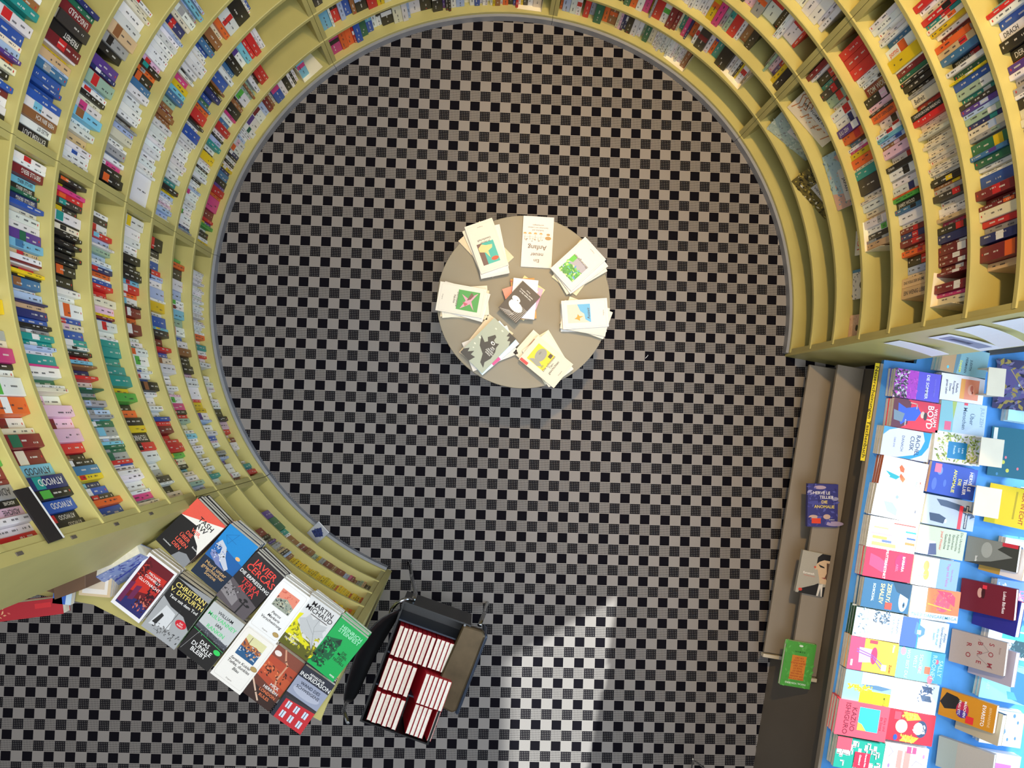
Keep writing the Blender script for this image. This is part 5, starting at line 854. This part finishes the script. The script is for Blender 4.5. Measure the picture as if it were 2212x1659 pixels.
flat('thick red shrink-wrapped book jutting out at the left picture edge', [(-40, 1312), (132, 1290), (138, 1322), (-40, 1352)], ZL + .06, .05, 'b82c34', [('r', .66, .5, .86, .8, 'd83438'), ('s', 0, .2, .35, .8, 16, .02, 'f0b080 e07060')], True, 'e8d8d0')
b = MB(); b.prism([(-.05, -.04), (.05, -.04), (.07, .02), (-.03, .04)], 0, .13); b.prism([(-.09, .0), (-.04, -.035), (-.03, .035)], 0, .1)
bo = b.build('cardboard_stand', M['brown'], bevel=.002); pc = ray(168, 1246, ZL + .13); bo.location = (pc.x - .0, pc.y - .0, ZL + .0845); bo.rotation_euler = (0, 0, rad(20)); tag(bo, 'brown cardboard book stand behind the left end panel', 'stand')

# ---- book cart
ZC = .60
P0, P1, P2 = ray(874, 1303, ZC), ray(992, 1345, ZC), ray(764, 1556, ZC)
ux = (P1 - P0).normalized(); uy = Vector((ux.y, -ux.x, 0)); WW = .262; LL = .47
XB = Matrix(((ux.x, uy.x, 0, P0.x), (ux.y, uy.y, 0, P0.y), (0, 0, -1, ZC), (0, 0, 0, 1)))   # x across, y along, z down
XB2 = Matrix(((ux.x, -uy.x, 0, P0.x), (ux.y, -uy.y, 0, P0.y), (0, 0, 1, 0), (0, 0, 0, 1)))   # x across, -y along, z up
ct = thing('book_cart', 'black metal book cart with chrome tube legs and a worn brown side plate', 'cart', mw=XB2)
b = MB(); b.box((0, -LL, .40), (WW, 0, .408)); b.build('tray_floor', M['black'], ct)
b = MB()
for x0, x1, y0, y1 in ((-.008, 0, -LL, 0), (WW, WW + .008, -LL, 0), (-.008, WW + .008, 0, .006), (-.008, WW + .008, -LL - .006, -LL)): b.box((x0, y0, .40), (x1, y1, ZC))
b.build('tray_walls', M['black'], ct)
for i, yy in enumerate((-.075, -.205, -.335)):
    b = MB(); b.box((.001, yy, .408), (WW - .001, yy + .006, ZC - .03)); b.build('divider', M['steelblue'], ct)
pl = [ray(*p, ZC + .004) for p in ((1000, 1349), (1043, 1362), (1049, 1375), (986, 1537), (976, 1541), (926, 1515))]
inv = XB2.inverted(); b = MB(); b.prism([tuple((inv @ p)[:2]) for p in pl], ZC - .03, ZC + .004); b.build('side_plate', M['bronze'], ct, bevel=.008)
b = MB(); b.prism([tuple((inv @ p)[:2]) for p in [ray(*q, ZC - .02) for q in ((1046, 1364), (1054, 1374), (990, 1543), (982, 1540))]], ZC - .16, ZC - .004); b.build('side_rail', M['steelblue'], ct, bevel=.008)
for px in ((1004, 1350.5), (935, 1517)):
    p = inv @ ray(*px, ZC + .006); b = MB(); b.prism([(p.x + .0045 * math.cos(i * .524), p.y + .0045 * math.sin(i * .524)) for i in range(12)], ZC + .004, ZC + .0075); b.build('screw', M['chrome'], ct)
for pts in ([(885, 1216, .0), (890, 1250, .18), (898, 1282, .42), (893, 1296, .55)], [(1053, 1303, 0), (1046, 1325, .25), (1036, 1350, .5)], [(757, 1500, 0), (742, 1535, .3), (752, 1560, .5)], [(975, 1500, 0), (980, 1520, .25), (984, 1535, .5)]):
    b = MB(); b.tube([inv @ ray(*p) for p in pts], .0085, 14); b.build('leg', M['chrome'], ct, smooth=True)
b = MB(); b.tube([inv @ ray(*p) for p in ((893, 1296, .57), (875, 1294, .6), (858, 1302, .6), (846, 1316, .58), (842, 1330, .5))], .007, 12); b.build('handle', M['chrome'], ct, smooth=True)
# curved black side shell
outer = [(866, 1312), (840, 1322), (808, 1340), (782, 1375), (765, 1410), (748, 1460), (738, 1505), (740, 1518)]
inner = [(868, 1318), (852, 1345), (832, 1380), (812, 1415), (795, 1450), (780, 1485), (766, 1512), (752, 1519)]
b = MB(); o1 = [inv @ ray(*p, .66) for p in outer]; i1 = [inv @ ray(*p, .56) for p in inner]; n = len(o1)
vs = []
for a_, c_ in zip(o1, i1):
    m_ = (a_ + c_) / 2 + Vector((0, 0, -.03)); vs += [tuple(a_), tuple(m_), tuple(c_)]
b.add(vs, [(i * 3 + j, i * 3 + j + 1, i * 3 + j + 4, i * 3 + j + 3) for i in range(n - 1) for j in (0, 1)])
sh = b.build('curved_side_shell', M['black'], ct, smooth=True); so = sh.modifiers.new('t', 'SOLIDIFY'); so.thickness = .008
ss = sh.modifiers.new('s', 'SUBSURF'); ss.levels = ss.render_levels = 1
# red books standing in the cart
RG = 'small red books in the book cart'; wn = ['first', 'second', 'third', 'fourth', 'fifth', 'sixth', 'seventh', 'eighth', 'ninth']
def redbook(label, x, y, lean_, t, w=.118, h=.19, front=False, up=0):
    X = XB2 @ Matrix.Translation((x, y - .004, .409 + abs(math.sin(rad(lean_))) * t + up)) @ Matrix.Rotation(rad(lean_), 4, 'Y')
    r_ = thing('red_book', label, 'book', group=RG, mw=X)
    rc = lin('b8202c'); b = MB(); b.box((0, -w, 0), (.0012, 0, h), rc); b.box((t - .0012, -w, 0), (t, 0, h), rc); b.box((.0012, -.0012, 0), (t - .0012, 0, h), rc)
    if front:
        b.box((t, -w * .86, h * .36), (t + .0003, -w * .14, h * .84), lin('d8d4d8')); b.box((t + .0003, -w * .82, h * .38), (t + .0006, -w * .18, h * .82), lin('3858a8')); b.add([(t + .0008, -w * .82, h * .6), (t + .0008, -w * .5, h * .7), (t + .0008, -w * .18, h * .64), (t + .0008, -w * .18, h * .82), (t + .0008, -w * .82, h * .82)], [(0, 1, 2, 3, 4)], lin('c88850'))
    b.build('cover', M['print'], r_)
    b = MB(); b.box((.0012, -w + .0015, .0015), (t - .0012, -.0012, h - .0015)); b.build('page_block', M['paper'], r_)
R_ = random.Random(3)
for row, (y0, left, right, off, rl) in enumerate(((-.08, 8, 5, .145, 6), (-.21, 6, 6, .112, 13), (-.341, 6, 5, .145, 8))):
    x = .004
    for i in range(left):
        t = R_.choice((.0155, .0165, .016)) if row == 0 else R_.choice((.017, .018)); redbook(f'small red book, {wn[i]} from the left in the {("upper", "middle", "lower")[row]} left group of the cart', x, y0, 3 + i * .4, t, up=.0, h=.19 + (.008 if i % 2 else 0)); x += t + .0012
    x = max(off, x + .003)
    for i in range(right):
        t = .016; redbook(f'small red book, {wn[i]} from the left in the {("upper", "middle", "lower")[row]} right group of the cart', x + i * (t + .0016), y0, rl if i < right - 1 or row == 1 else 13, t, h=.19 if row != 1 else .225, front=(i == right - 1 and row != 1))

# ---- small things
b = MB(); b.tube([ray(1394, 774, .003), ray(1398, 770, .004), ray(1400, 767, .003)], .0012, 6); tag(b.build('lint_thread', M['white']), 'tiny white thread lying on the carpet right of the round table', 'thread')
b = MB(); b.tube([ray(1493, 1665, .02), ray(1497, 1640, .3)], .004, 8); b.tube([ray(1497, 1640, .3), ray(1524, 1662, .1)], .0035, 8); b.tube([ray(1493, 1690, 0), ray(1493, 1665, .02)], .004, 8)
tag(b.build('chrome_wire_stand', M['chrome']), 'thin chrome wire stand poking in at the bottom picture edge', 'stand')

# ---- unseen wall added at the right, openings cut to shape the sun patches
b = MB(); WX = 2.75
def hole_wall(mb, holes, y0, y1, z1):
    ys = sorted(set([y0, y1] + [h[0] for h in holes] + [h[1] for h in holes])); zs = sorted(set([0, z1] + [h[2] for h in holes] + [h[3] for h in holes]))
    for i in range(len(ys) - 1):
        for j in range(len(zs) - 1):
            yc, zc = (ys[i] + ys[i + 1]) / 2, (zs[j] + zs[j + 1]) / 2
            if any(h[0] < yc < h[1] and h[2] < zc < h[3] for h in holes): continue
            mb.box((WX, ys[i], zs[j]), (WX + .12, ys[i + 1], zs[j + 1]))
hole_wall(b, HOLES, -4, 4, 6.0)
tag(b.build('wall_right', M['wall']), kind='structure')
